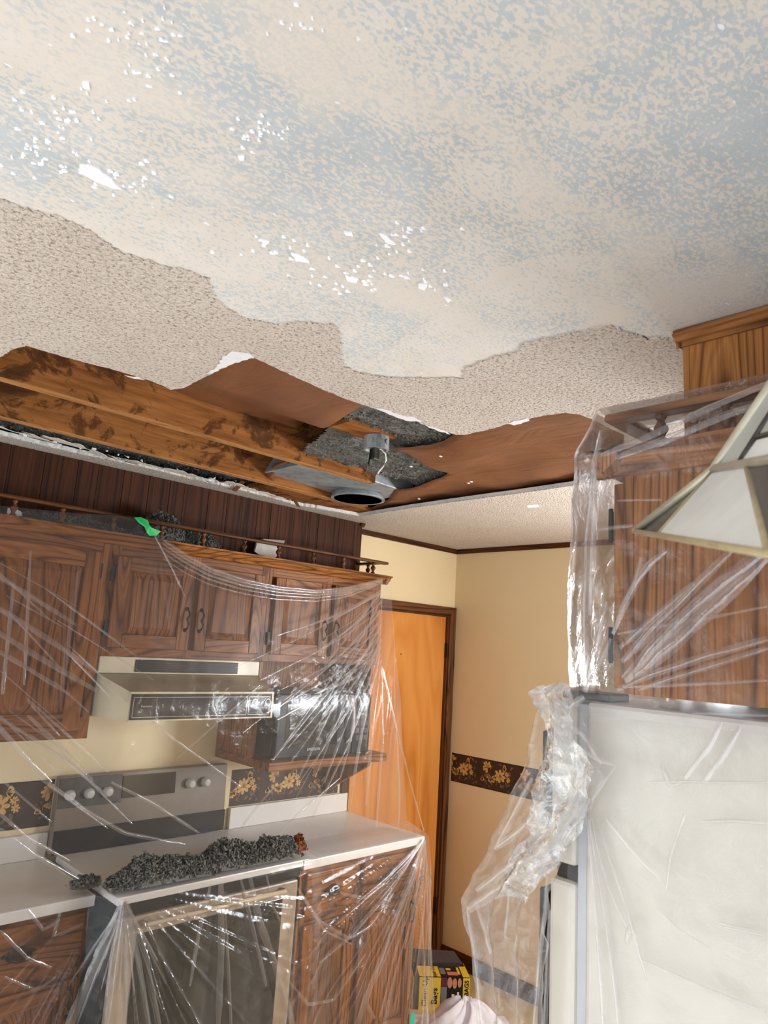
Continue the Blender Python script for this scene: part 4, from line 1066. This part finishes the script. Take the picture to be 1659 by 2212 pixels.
fq(.095, wR, .0, bh, 'yellow', 'printed_panel'); tq(.095, wR, 0, bd * .72, 'yellow', 'printed_panel')
fq(-.018, .012, .02, bh * .72, 'greyprint'); tq(-.016, .012, .03, bd * .6, 'greyprint')
fq(-.018, .012, bh * .74, bh, 'maroon'); fq(-.018, .008, .0, .02, 'maroon')
def ell(cx_, cz_, rx, rz, mat):
    MB().add([bp(cx_ + rx * math.cos(t * math.pi / 8), f * 1.5, cz_ + rz * math.sin(t * math.pi / 8)) for t in range(16)], [tuple(range(16))]).build('printed_fingers', mat, bxr)
ell(.026, bh - .022, .013, .026, 'skin'); ell(.052, bh - .025, .012, .024, 'skin'); ell(.077, bh - .022, .010, .022, 'skin')
tq(.02, .075, .02, .06, 'redprint'); tq(.076, .088, .03, .11, 'yellow'); tq(.02, .045, .075, .10, 'yellow')
fq(.038, .052, .02, .075, 'plate'); fq(.066, .076, .02, .085, 'plate')
up = (0, 0, 1)
text_mesh('lettering', 'Clean-Up', .036, 'ink', bxr, bp(-.100, f * 1.6, .085), up, tuple(-bt), bold=.0006)
text_mesh('lettering', 'Bags', .042, 'ink', bxr, bp(-.050, f * 1.6, .065), up, tuple(-bt), bold=.0008)
text_mesh('lettering', '32 BAGS', .030, 'ink', bxr, bp(.115, f * 1.6, .085), up, tuple(-bt), bold=.0008)
text_mesh('lettering', 'Super Duty', .030, 'ink', bxr, np.array(bp(-.05, bd * .36, bh + .0035)), tuple(bn), tuple(-bt), bold=.0004)
# cloth
cc = np.array(pix(1004, 2235, 'z', 0))
nx, ny = 60, 60; vs = []
for i in range(nx):
    for j in range(ny):
        a, b = -1 + 2 * i / (nx - 1), -1 + 2 * j / (ny - 1)
        r = math.hypot(a, b)
        th = math.atan2(b, a)
        h = .15 * max(0, 1 - (r * .95) ** 1.5) + .03 * math.sin(th * 5 + r * 4) * min(1, r * 2.2) * max(0, 1 - r * .6) + .014 * math.sin(th * 11 + 1.3 + r * 9) * max(0, 1 - r * .7)
        h += .03 * (float(fbm(np.array(a * 2.3 + 4), np.array(b * 2.3 + 9), 77, 3)) - .5)
        q = cc + bt * a * .22 * (1 + .1 * math.sin(3 * th)) + bn * b * .17
        vs.append((q[0], q[1], max(.004, h)))
tag(MB().add(vs, [(i * ny + j, (i + 1) * ny + j, (i + 1) * ny + j + 1, i * ny + j + 1) for i in range(nx - 1) for j in range(ny - 1)]).build('cloth', 'cloth', None, smooth=True, solid=.002), 'crumpled white cloth on the floor in front of the bag carton', 'cloth')

# ================================================================== plastic sheeting
def ridged(x, y, s, o=3):
    r = 0; a = .5; t = 0
    for k in range(o):
        r = r + a * (1 - np.abs(2 * vnoise(x * 2 ** k, y * 2 ** k, s + 31 * k) - 1)); t += a; a *= .5
    return r / t
def grid_mesh(P, name, mat, parent=None, keep=None):
    nu, nv, _ = P.shape
    idx = lambda i, j: i * nv + j
    fs = [(idx(i, j), idx(i + 1, j), idx(i + 1, j + 1), idx(i, j + 1)) for i in range(nu - 1) for j in range(nv - 1) if keep is None or keep[i, j]]
    mb = MB(); mb.add(P.reshape(-1, 3).tolist(), fs)
    return mb.build(name, mat, parent, smooth=True)
def strip(mb, pts, w, h, out, seed=0):
    """a pinched pleat: narrow tent along a polyline, standing h proud in direction out"""
    rng = random.Random(seed)
    pts = [np.array(p, float) for p in pts]
    # resample
    seg = [np.linalg.norm(pts[i + 1] - pts[i]) for i in range(len(pts) - 1)]; T = sum(seg); n = max(5, int(T / .03))
    rs = []
    for k in range(n + 1):
        d = T * k / n; i = 0
        while i < len(seg) - 1 and d > seg[i]: d -= seg[i]; i += 1
        rs.append(pts[i] + (pts[i + 1] - pts[i]) * min(1, d / max(seg[i], 1e-9)))
    out = np.array(out, float); out /= np.linalg.norm(out)
    vs = []
    for k, p in enumerate(rs):
        t = rs[min(k + 1, n)] - rs[max(k - 1, 0)]; t /= max(np.linalg.norm(t), 1e-9)
        s = np.cross(t, out); s /= max(np.linalg.norm(s), 1e-9)
        f = k / n; e = min(1, 4 * f + .15) * min(1, 4 * (1 - f) + .15)
        ww = w * (.55 + .45 * e) * (1 + rng.uniform(-.15, .15)); hh = h * e * .5
        j = s * rng.uniform(-.08, .08) * w
        for q, g in ((-.5, 0), (-.26, .62), (-.04, 1.0), (.2, .72), (.5, 0)):
            vs.append(p + s * ww * q + out * (.002 + hh * g) + (j if g else 0))
    mb.add(vs, [(5 * k + c, 5 * k + 5 + c, 5 * k + 6 + c, 5 * k + 1 + c) for k in range(n) for c in range(4)])

# ---- sheet over the stove side: from the cornice, past the hood, over the front edge, to the floor
TAPE = pix(335, 1160, 'y', 2.566)
top_px = [(-150, 1075), (0, 1092), (80, 1100), (160, 1108), (240, 1112), (290, 1116), (330, 1150), (350, 1166), (400, 1200), (450, 1228), (520, 1252), (600, 1268), (680, 1276), (740, 1272), (790, 1260), (828, 1248)]
tp = np.array([pix(u, v, 'y', 2.566) for u, v in top_px])
def ztop(X): return np.interp(X, tp[:, 0], tp[:, 2])
XT0, XT1 = tp[0, 0], tp[-1, 0]
def Y1(X): return np.interp(X, [.3, 1.05, 1.14, 1.83, 1.90, 2.5, 2.7], [2.500, 2.480, 2.438, 2.438, 2.460, 2.464, 2.50])
def Yf(X): return np.interp(X, [.3, 1.10, 1.168, 1.95, 2.02, 2.7], [2.425, 2.418, 2.318, 2.312, 2.336, 2.338])
def zf(X): return np.interp(X, [.3, 1.1, 1.168, 1.95, 2.0, 2.7], [.924, .924, .938, .938, .924, .924])
def Ys(X, Z):
    if Z >= zf(X): return float(np.interp(Z, [.95, 1.52, 2.0, 2.2], [2.475, Y1(X), 2.553, 2.566]))
    return float(Yf(X) - .035 * (zf(X) - Z) / .93)
def onA(u, v, lower=None):
    Y = 2.4
    for k in range(14):
        p = pix(u, v, 'y', Y)
        if lower: Y = .5 * Y + .5 * float(Yf(p[0]) - .035 * (zf(p[0]) - p[2]) / .93)
        else: Y = .5 * Y + .5 * float(np.interp(p[2], [.95, 1.52, 2.0, 2.2], [2.475, Y1(p[0]), 2.553, 2.566]))
    return pix(u, v, 'y', Y)
nu = 460
def fan(X, z, ax, az, freq, seed, r0=.05, r1=.5):
    """pleats that radiate from an anchor point of the sheet"""
    r = np.hypot(X - ax, z - az); th = np.arctan2(z - az, X - ax)
    v = ridged(th * freq, th * 0 + r * .5, seed, 2)
    return np.clip((v - .45) * 1.8, 0, 1) ** 2 * np.clip((r - r0) / .15, 0, 1) * np.clip(1.6 - r / r1, 0, 1)
rows = []
U = np.linspace(0, 1, nu)
XR = lambda z: np.interp(z, [0, .92, 1.3, 1.72, 2.2], [2.745, 2.684, 2.625, 2.566, 2.560])
def row(t0, t1, n, fn):
    for t in np.linspace(t0, t1, n, endpoint=False): rows.append(fn(t))
def upper(t):
    Xt = XT0 + (XT1 - XT0) * U
    z = ztop(Xt) * (1 - t) + .957 * t
    X = XT0 + (XR(z) - XT0) * U
    yy = np.array([np.interp(zz, [.95, 1.52, 2.0, 2.2], [2.475, y1, 2.553, 2.566]) for zz, y1 in zip(z, Y1(X))])
    amp = np.minimum(1, np.minimum(t * 6, (1 - t) * 8) + .05)
    dy = -amp * (.010 * ridged(X * 2.2 + z * 2.6, z * 1.6 - X * 1.4, 3) + .006 * ridged(X * 7, z * 5, 9, 3) - .004)
    dy = dy - np.minimum(1, t * 8) * np.minimum(1, (1 - t) * 6) * (.016 * fan(X, z, 2.57, 2.02, 26, 111, .06, .62) + .018 * fan(X, z, .05, 2.28, 30, 113, .3, 1.3) + .008 * fan(X, z, 1.25, 2.16, 18, 115, .05, .3))
    return np.stack([X, yy + dy, z], -1)
row(0, 1, 200, upper)
R_ = np.array(rows)      # ease the bends of the profile
for it in range(3): R_[6:-6, :, 1] = sum(R_[6 + q:len(R_) - 6 + q, :, 1] for q in range(-6, 7)) / 13 * .5 + R_[6:-6, :, 1] * .5
rows = list(R_)
def flat(t):
    X = XT0 + (XR(.93) - XT0) * U
    y = 2.475 * (1 - t) + Yf(X) * t; y = np.minimum(y, 2.475)
    z = .957 * (1 - t) + (zf(X) + .004) * t + .004 * ridged(X * 9, y * 12, 5, 2) * (1 - t)
    return np.stack([X, y, z], -1)
row(0, 1, 14, flat)
def lowr(t):
    z = (zf(XT0 + (2.684 - XT0) * U) + .004) * (1 - t) + .01 * t
    X = XT0 + (XR(z) - XT0) * U
    amp = np.minimum(1, t * 7)
    pleat = .012 * np.sin(X * 34 + 3 * vnoise(X * 5, z * 1.2, 8)) * np.minimum(1, t * 2.5)
    dy = -amp * (.012 * ridged(X * 4.5, z * 2.0, 13) + .007 * ridged(X * 12, z * 7, 15) + pleat * .5)
    dy = dy - np.minimum(1, t * 5) * (.022 * fan(X, z, 2.69, .95, 22, 121, .04, .7) + .022 * fan(X, z, 1.166, .97, 24, 123, .04, .7))
    return np.stack([X, Yf(X) - .004 - .035 * t + dy, z], -1)
row(0, 1.0001, 130, lowr)
shA = root('plastic_sheet', (1.5, 2.4, 0), 'clear plastic sheet hung over the cabinets, hood and range', 'plastic sheet')
PA = np.array(rows).transpose(1, 0, 2)
grid_mesh(PA, 'film', 'film', shA)
fo = MB(); out = (-.25, -1, .15)
k = 0
def addU(pts, w, h):
    global k
    k += 1; strip(fo, [onA(u, v) for u, v in pts], w, h, out, k)
# left: strands pulled from the upper left
for pts, w, h in (([(-40, 1222), (165, 1350)], .016, .012), ([(-40, 1290), (110, 1385), (214, 1455)], .018, .014), ([(-40, 1345), (100, 1430), (208, 1492)], .018, .014), ([(-40, 1385), (70, 1450), (150, 1500)], .014, .012),
                  ([(30, 1258), (5, 1500)], .012, .008), ([(66, 1190), (52, 1480)], .010, .008), ([(-40, 1530), (60, 1640), (110, 1692)], .020, .014), ([(60, 1545), (140, 1625), (200, 1690)], .016, .012),
                  ([(105, 1690), (190, 1755), (270, 1800), (400, 1825)], .014, .010), ([(0, 1790), (80, 1850), (170, 1900), (250, 1925)], .014, .010), ([(-20, 1740), (60, 1810), (150, 1860)], .012, .009),
                  ([(215, 1470), (380, 1600), (520, 1700)], .010, .006), ([(240, 1690), (330, 1735), (430, 1800)], .012, .008), ([(330, 1150), (370, 1225), (400, 1290)], .008, .008)): addU(pts, w, h)
# the swag edge under the cornice
for dv, w, h in ((1, .012, .010), (9, .012, .010), (18, .011, .009), (28, .010, .007), (40, .008, .005)):
    addU([(352, 1166 + dv), (400, 1198 + dv), (450, 1226 + dv * .9), (520, 1250 + dv * .8), (600, 1267 + dv * .7), (680, 1275 + dv * .6), (740, 1271 + dv * .5), (790, 1260 + dv * .35), (826, 1251 + dv * .2)], w, h)
# right: fan from the cabinet corner
for pts, w, h in (([(825, 1280), (730, 1330), (600, 1372)], .010, .008), ([(825, 1300), (700, 1400), (560, 1470)], .010, .008), ([(824, 1320), (720, 1430), (600, 1530)], .012, .010), ([(824, 1335), (720, 1480), (590, 1640)], .012, .011),
                  ([(823, 1350), (730, 1500), (640, 1690)], .012, .012), ([(823, 1365), (750, 1500), (680, 1680)], .010, .010), ([(823, 1380), (770, 1500), (700, 1690)], .014, .012), ([(822, 1395), (775, 1530), (735, 1680)], .012, .012),
                  ([(822, 1410), (790, 1530), (760, 1700)], .016, .012), ([(822, 1430), (805, 1560), (790, 1740)], .018, .012), ([(824, 1440), (826, 1600), (812, 1790)], .016, .010), ([(826, 1450), (855, 1580), (862, 1700), (860, 1800)], .014, .010),
                  ([(824, 1290), (815, 1440)], .012, .010), ([(827, 1445), (860, 1590), (890, 1705), (915, 1795)], .012, .008), ([(560, 1480), (470, 1560), (380, 1640)], .008, .006), ([(735, 1680), (640, 1760), (560, 1850)], .010, .007), ([(600, 1690), (540, 1760), (480, 1850)], .010, .007)): addU(pts, w, h)
def addL(pts, w, h):
    global k
    k += 1; strip(fo, [onA(u, v, True) for u, v in pts], w, h, (-.3, -1, .1), k)
for pts, w, h in (([(916, 1812), (860, 1970), (800, 2130), (790, 2165), (808, 2200)], .022, .018), ([(916, 1812), (880, 1960), (845, 2085)], .014, .014), ([(917, 1815), (895, 1960), (885, 2085), (880, 2160)], .016, .016), ([(917, 1815), (908, 1960), (915, 2100), (925, 2250)], .018, .016),
                  ([(916, 1812), (840, 1930), (760, 2020), (690, 2080)], .012, .010), ([(915, 1812), (830, 1900), (770, 1950)], .008, .007), ([(918, 1815), (922, 1960), (932, 2100), (940, 2260)], .012, .010),
                  ([(268, 1946), (215, 2060), (165, 2180), (130, 2260)], .034, .022), ([(266, 1946), (240, 2080), (228, 2212), (225, 2260)], .014, .014), ([(270, 1946), (272, 2080), (270, 2240)], .012, .012), ([(272, 1946), (300, 2080), (325, 2240)], .016, .014), ([(274, 1946), (315, 2060), (350, 2240)], .012, .012),
                  ([(475, 1908), (478, 2040), (470, 2240)], .024, .016), ([(480, 1908), (490, 2040), (500, 2240)], .012, .012), ([(540, 1896), (560, 1990), (600, 2100), (640, 2240)], .026, .016), ([(520, 1900), (545, 2000), (575, 2130)], .014, .012), ([(455, 1910), (430, 2010), (410, 2130)], .014, .012), ([(575, 1890), (590, 1960), (605, 1990)], .010, .010),
                  ([(640, 1915), (690, 1990), (755, 2028), (800, 2000), (850, 1930)], .012, .008), ([(650, 1935), (700, 2010), (760, 2040)], .010, .007), ([(715, 1870), (735, 1930), (790, 1940), (830, 1910)], .010, .007), ([(625, 2120), (665, 2170), (720, 2160), (790, 2060)], .012, .008),
                  ([(0, 2010), (60, 2070), (110, 2090)], .010, .008), ([(10, 2110), (80, 2140), (120, 2110)], .010, .008), ([(60, 1965), (95, 2010), (130, 1985)], .012, .010), ([(130, 1970), (115, 2025), (180, 1995)], .012, .010)): addL(pts, w, h)
rng = random.Random(77)
for q in range(26):
    a = rng.uniform(1.62, 2.75); L = rng.uniform(150, 420)
    u0, v0 = 824 + rng.uniform(-6, 2), rng.uniform(1270, 1430)
    u1, v1 = u0 + L * math.cos(a), v0 + L * math.sin(a)
    if v1 < 1800: addU([(u0, v0), ((u0 + u1) / 2 + rng.uniform(-8, 8), (v0 + v1) / 2 + 8), (u1, v1)], rng.uniform(.004, .010), .006)
for q in range(22):
    u0, v0 = rng.uniform(-40, 150), rng.uniform(1200, 1700); a = rng.uniform(.5, .85); L = rng.uniform(90, 260)
    addU([(u0, v0), (u0 + L * math.cos(a), v0 + L * math.sin(a))], rng.uniform(.004, .009), .005)
for q in range(20):
    a = rng.uniform(1.45, 2.35); L = rng.uniform(120, 340)
    addL([(916, 1814), (916 + L * .5 * math.cos(a), 1814 + L * .5 * math.sin(a)), (916 + L * math.cos(a + .05), 1814 + L * math.sin(a + .05))], rng.uniform(.004, .010), .007)
for q in range(16):
    a = rng.uniform(.95, 2.2); L = rng.uniform(110, 290)
    addL([(269, 1948), (269 + L * math.cos(a), 1948 + L * math.sin(a))], rng.uniform(.004, .010), .007)
o = tag(fo.build('pleats', 'film_fold', shA, smooth=True), kind='stuff')
# green tape that pins the sheet to the rail, and a teal piece low down
gt = [(290, 1118), (305, 1117), (318, 1124), (322, 1134), (336, 1146), (346, 1148), (338, 1157), (324, 1157), (315, 1150), (312, 1138), (300, 1128)]
g = [pix(u, v, 'y', 2.555) for u, v in gt]
vs = [(p[0], p[1] + .006 * math.sin(i * 2.1), p[2]) for i, p in enumerate(g)]; ctr = np.mean(np.array(vs), 0) + np.array((0, -.008, 0))
tag(MB().add(vs + [tuple(ctr)], [(i, (i + 1) % len(vs), len(vs)) for i in range(len(vs))]).build('masking_tape', 'green', None, solid=.0012), 'bright green tape tuft holding the plastic at the gallery rail', 'tape')
p = onA(878, 2194, True)
tag(MB().box(p[0] - .014, p[0] + .014, p[1] - .036, p[1] - .034, p[2] - .022, p[2] + .022).build('masking_tape', 'teal'), 'small teal tape piece low on the plastic by the door', 'tape')

# ---- sheet over the refrigerator cabinet
shB = root('plastic_sheet', (1.1, .4, 1.7), 'clear plastic sheet wrapped over the refrigerator cabinet and its gallery rail', 'plastic sheet')
zz = np.concatenate([np.linspace(2.226, 2.15, 14, endpoint=False), np.linspace(2.15, 1.735, 70, endpoint=False), np.linspace(1.735, 1.70, 6)])
XB = lambda z: np.interp(z, [1.70, 1.735, 1.80, 2.09, 2.143, 2.152, 2.218, 2.226], [1.112, 1.100, 1.094, 1.085, 1.068, 1.068, 1.086, 1.092])
YE = lambda z: np.interp(z, [1.70, 1.739, 1.886, 2.066, 2.14, 2.193, 2.22], [.650, .638, .640, .632, .618, .596, .590])
nB = 110
rows = []
for z in zz:
    s = np.linspace(0, 1, nB)
    Y = -.115 + (YE(z) + .115) * s
    X = XB(z) - .006 * ridged(Y * 6 + z * 5, z * 7 - Y * 5, 41) * (1 if z < 2.1 else .4) - .004 * ridged(Y * 16, z * 12, 43)
    # rounded corner, then back along the front of the cabinet
    t = np.linspace(.02, 1, 40)
    Xc = X[-1] + .012 * t + .86 * t ** 1.6; Yc = YE(z) + .012 * np.sin(np.minimum(1, t * 5) * 1.57) + .012 * ridged(t * 6, z * 4 + t * 0, 47)
    rows.append(np.stack([np.concatenate([X, Xc]), np.concatenate([Y, Yc]), np.full(nB + 40, z)], -1))
grid_mesh(np.array(rows), 'film', 'film_thin', shB)
# lid of the sheet over the rail, back to the soffit
gx, gy = np.meshgrid(np.linspace(0, 1, 40), np.linspace(-.115, .596, 60), indexing='ij')
X = 1.090 + .216 * gx; Z = 2.2235 + gx ** 1.5 * (.055 + .02 * np.sin(gy * 9)) - .030 * np.sin(np.pi * np.minimum(1, gx * 1.25)) * np.clip((gy + .1) * 2, 0, 1) + .006 * ridged(X * 18, gy * 10, 51)
Z = np.where(gx < .18, np.maximum(Z, 2.2225), Z)
grid_mesh(np.stack([X, gy, Z], -1), 'film', 'film', shB)
fb = MB()
def onB(u, v, x=1.088):
    p = pix(u, v, 'x', x)
    for q in range(3): p = pix(u, v, 'x', float(XB(max(1.70, min(2.22, p[2])))))
    return p
for i, (pts, w, h) in enumerate((([(1300, 930), (1285, 1000), (1272, 1130), (1266, 1300), (1263, 1490)], .012, .012), ([(1288, 1000), (1280, 1250), (1276, 1330)], .010, .010), ([(1640, 1196), (1480, 1330), (1350, 1470)], .026, .020), ([(1655, 1205), (1500, 1350), (1400, 1440), (1365, 1460)], .024, .018), ([(1580, 1190), (1460, 1310), (1345, 1430)], .016, .014),
                    ([(1440, 1190), (1390, 1230), (1350, 1310), (1325, 1370)], .012, .010), ([(1385, 1205), (1380, 1245), (1340, 1320)], .010, .009), ([(1500, 1260), (1420, 1330), (1340, 1400)], .012, .010), ([(1659, 1310), (1560, 1330), (1420, 1355), (1335, 1370)], .006, .006), ([(1659, 1380), (1520, 1420), (1400, 1460), (1335, 1490)], .012, .010),
                    ([(1659, 1400), (1500, 1450), (1380, 1490)], .010, .008), ([(1290, 1145), (1370, 1135)], .007, .006), ([(1335, 1082), (1430, 1080)], .005, .004), ([(1320, 1380), (1300, 1430), (1268, 1490)], .010, .010), ([(1310, 1300), (1300, 1360), (1265, 1495)], .012, .010), ([(1659, 1470), (1500, 1478), (1350, 1485)], .006, .005))):
    strip(fb, [onB(u, v) for u, v in pts], w, h, (-1, .05, .1), 200 + i)
# folds of the lid
for i, pts in enumerate(([(1300, 985), (1400, 945), (1540, 880), (1659, 830)], [(1330, 990), (1480, 935), (1600, 890)], [(1420, 965), (1560, 900), (1659, 870)])):
    strip(fb, [pix(u, v, 'x', 1.075) for u, v in pts], .014, .008, (-1, .05, .3), 230 + i)
tag(fb.build('pleats', 'film_fold', shB, smooth=True), kind='stuff')
mb = MB(); rng = random.Random(3)
flakes(mb, [(1.11 + rng.random() ** 1.2 * .16, rng.uniform(-.05, .5), 2.229 + rng.uniform(0, .004)) for q in range(700)], rng, .002, .006)
tag(mb.build('plaster_dust', 'gypsum'), 'white plaster crumbs lying on the plastic over the refrigerator cabinet', 'plaster dust', kind='stuff')

# ---- sheet over the side of the refrigerator
shC = root('plastic_sheet', (1.1, .4, 0), 'clear plastic sheet hanging over the white refrigerator side', 'plastic sheet')
zz = np.linspace(1.732, .01, 170); nB = 120; rows = []
for z in zz:
    s = np.linspace(0, 1, nB); Y = -.115 + (.66 + .115) * s
    d = min(1, (1.735 - z) * 8)
    X = 1.124 - d * (.008 * ridged(Y * 5 + z * 1.5, z * 3.2 - Y * 2, 61) + .004 * ridged(Y * 15, z * 11, 63) + .008 * (1 - (z / 1.74)))
    rows.append(np.stack([X, Y, np.full(nB, z)], -1))
grid_mesh(np.array(rows), 'film', 'film_thin', shC)
fb = MB()
def onC(u, v): return pix(u, v, 'x', 1.112)
for i, (pts, w, h) in enumerate((([(1266, 1750), (1280, 1860), (1292, 2000), (1303, 2140), (1310, 2300)], .008, .012), ([(1272, 1770), (1295, 1880), (1315, 2010), (1335, 2160), (1345, 2300)], .008, .012), ([(1280, 1770), (1310, 1900), (1345, 1980), (1362, 2020)], .006, .010), ([(1292, 1770), (1325, 1870), (1350, 1940), (1368, 2000), (1400, 2120)], .006, .010),
                    ([(1363, 2000), (1355, 2040)], .012, .010), ([(1380, 2070), (1450, 2100), (1560, 2150), (1659, 2185)], .006, .008), ([(1510, 1775), (1580, 1772), (1659, 1778)], .006, .006), ([(1400, 1690), (1470, 1688), (1560, 1690), (1659, 1690)], .005, .005), ([(1560, 2000), (1659, 2020)], .006, .006),
                    ([(1560, 1560), (1530, 1620), (1480, 1680)], .010, .007), ([(1600, 1570), (1560, 1640), (1520, 1690)], .010, .007), ([(1430, 1650), (1450, 1700), (1470, 1690)], .010, .008), ([(1310, 1770), (1370, 1840), (1430, 1900)], .010, .006), ([(1500, 1540), (1659, 1546)], .005, .004), ([(1545, 1990), (1600, 2004), (1659, 2015)], .005, .005), ([(1480, 1760), (1450, 1850), (1440, 1920)], .006, .005), ([(1420, 1960), (1470, 2010), (1540, 2050)], .005, .005))):
    strip(fb, [onC(u, v) for u, v in pts], w, h, (-1, .05, .05), 300 + i)
tag(fb.build('pleats', 'film_fold', shC, smooth=True), kind='stuff')

# ---- crumpled curtain in front of the refrigerator doors
shD = root('plastic_sheet', (1.1, .72, 0), 'crumpled clear plastic curtain bunched at the refrigerator front edge', 'plastic sheet')
YL = lambda z: np.interp(z, [0, 1.16, 1.26, 1.335, 1.40, 1.452, 1.53, 1.581, 1.66, 1.70, 1.74], [.81, .815, .832, .858, .815, .788, .745, .722, .698, .690, .672])
YR = lambda z: np.interp(z, [0, 1.16, 1.40, 1.46, 1.53, 1.60, 1.66, 1.70, 1.74], [.695, .690, .686, .660, .620, .585, .61, .628, .632])
zz = np.linspace(1.738, .01, 260); nB = 70; rows = []
for z in zz:
    s = np.linspace(0, 1, nB)
    Y = YR(z) + (YL(z) * 1.035 - YR(z)) * s
    crump = np.interp(z, [0, 1.2, 1.36, 1.5, 1.74], [.010, .014, .034, .030, .016])
    X = 1.088 + .05 * s * np.interp(z, [0, 1.3, 1.6], [1, 1, .3]) - crump * (ridged(Y * 13 + z * 9, z * 15 - Y * 7, 71, 4) - .5) - .012 * np.sin(s * 17 + z * 3)
    X = np.minimum(X, np.where(Y < .715, 1.120, 9))
    rows.append(np.stack([X, Y + .004 * (vnoise(z * 40 + s * 0, s * 3, 5) - .5), np.full(nB, z)], -1))
grid_mesh(np.array(rows), 'film', 'film_curtain', shD)
# second, tighter layer: the bunch at the top corner and the doubled hem
zz = np.linspace(1.745, 1.39, 110); nB = 44; rows = []
YRb = lambda z: np.interp(z, [1.39, 1.45, 1.52, 1.60, 1.62, 1.66, 1.70, 1.745], [.70, .66, .615, .585, .574, .61, .630, .636])
YLb = lambda z: np.interp(z, [1.39, 1.45, 1.50, 1.56, 1.62, 1.70, 1.73, 1.745], [.76, .745, .70, .69, .68, .676, .705, .668])
for z in zz:
    s = np.linspace(0, 1, nB); Y = YRb(z) + (YLb(z) - YRb(z)) * s
    X = 1.066 - .040 * (ridged(Y * 19 + z * 6, z * 17 - Y * 12, 81, 4) - .45) + .012 * np.sin(s * 9 + z * 30)
    rows.append(np.stack([X, Y, np.full(nB, z) + .004 * np.sin(s * 12)], -1))
grid_mesh(np.array(rows), 'bunched_film', 'film_thick', shD)
fb = MB()
def onD(u, v): return pix(u, v, 'x', 1.07)
for i, (pts, w, h) in enumerate((([(1012, 1965), (1060, 1930), (1120, 1890), (1190, 1850)], .020, .016), ([(1030, 1925), (1090, 1880), (1160, 1830), (1215, 1770)], .014, .012), ([(1075, 1830), (1130, 1790), (1180, 1730)], .012, .010), ([(1150, 1680), (1110, 1760), (1070, 1835)], .010, .010), ([(1105, 1890), (1098, 1960), (1092, 2025)], .006, .008), ([(1030, 1950), (1050, 2010), (1060, 2060)], .010, .010),
                    ([(1183, 1880), (1180, 1960), (1168, 2050), (1155, 2212), (1150, 2300)], .008, .010), ([(1190, 1965), (1185, 2050), (1178, 2212), (1175, 2300)], .008, .010), ([(1010, 1962), (1028, 2070), (1042, 2212)], .008, .008), ([(1200, 1540), (1240, 1600), (1250, 1680)], .016, .014), ([(1330, 1655), (1300, 1700), (1280, 1730)], .006, .008), ([(1330, 1652), (1290, 1640), (1250, 1610)], .008, .008), ([(1265, 1760), (1235, 1790), (1220, 1820)], .008, .008),
                    ([(1210, 1510), (1230, 1530), (1262, 1505)], .012, .012), ([(1195, 1505), (1215, 1525)], .014, .012), ([(1250, 1640), (1270, 1690), (1240, 1760), (1200, 1840)], .012, .012), ([(1225, 1560), (1265, 1590), (1300, 1650)], .010, .010), ([(1105, 1860), (1140, 1830), (1160, 1850)], .010, .012), ([(1130, 1870), (1155, 1840), (1185, 1830)], .010, .012))):
    strip(fb, [onD(u, v) for u, v in pts], w, h, (-1, -.3, .1), 400 + i)
tag(fb.build('pleats', 'film_fold', shD, smooth=True), kind='stuff')
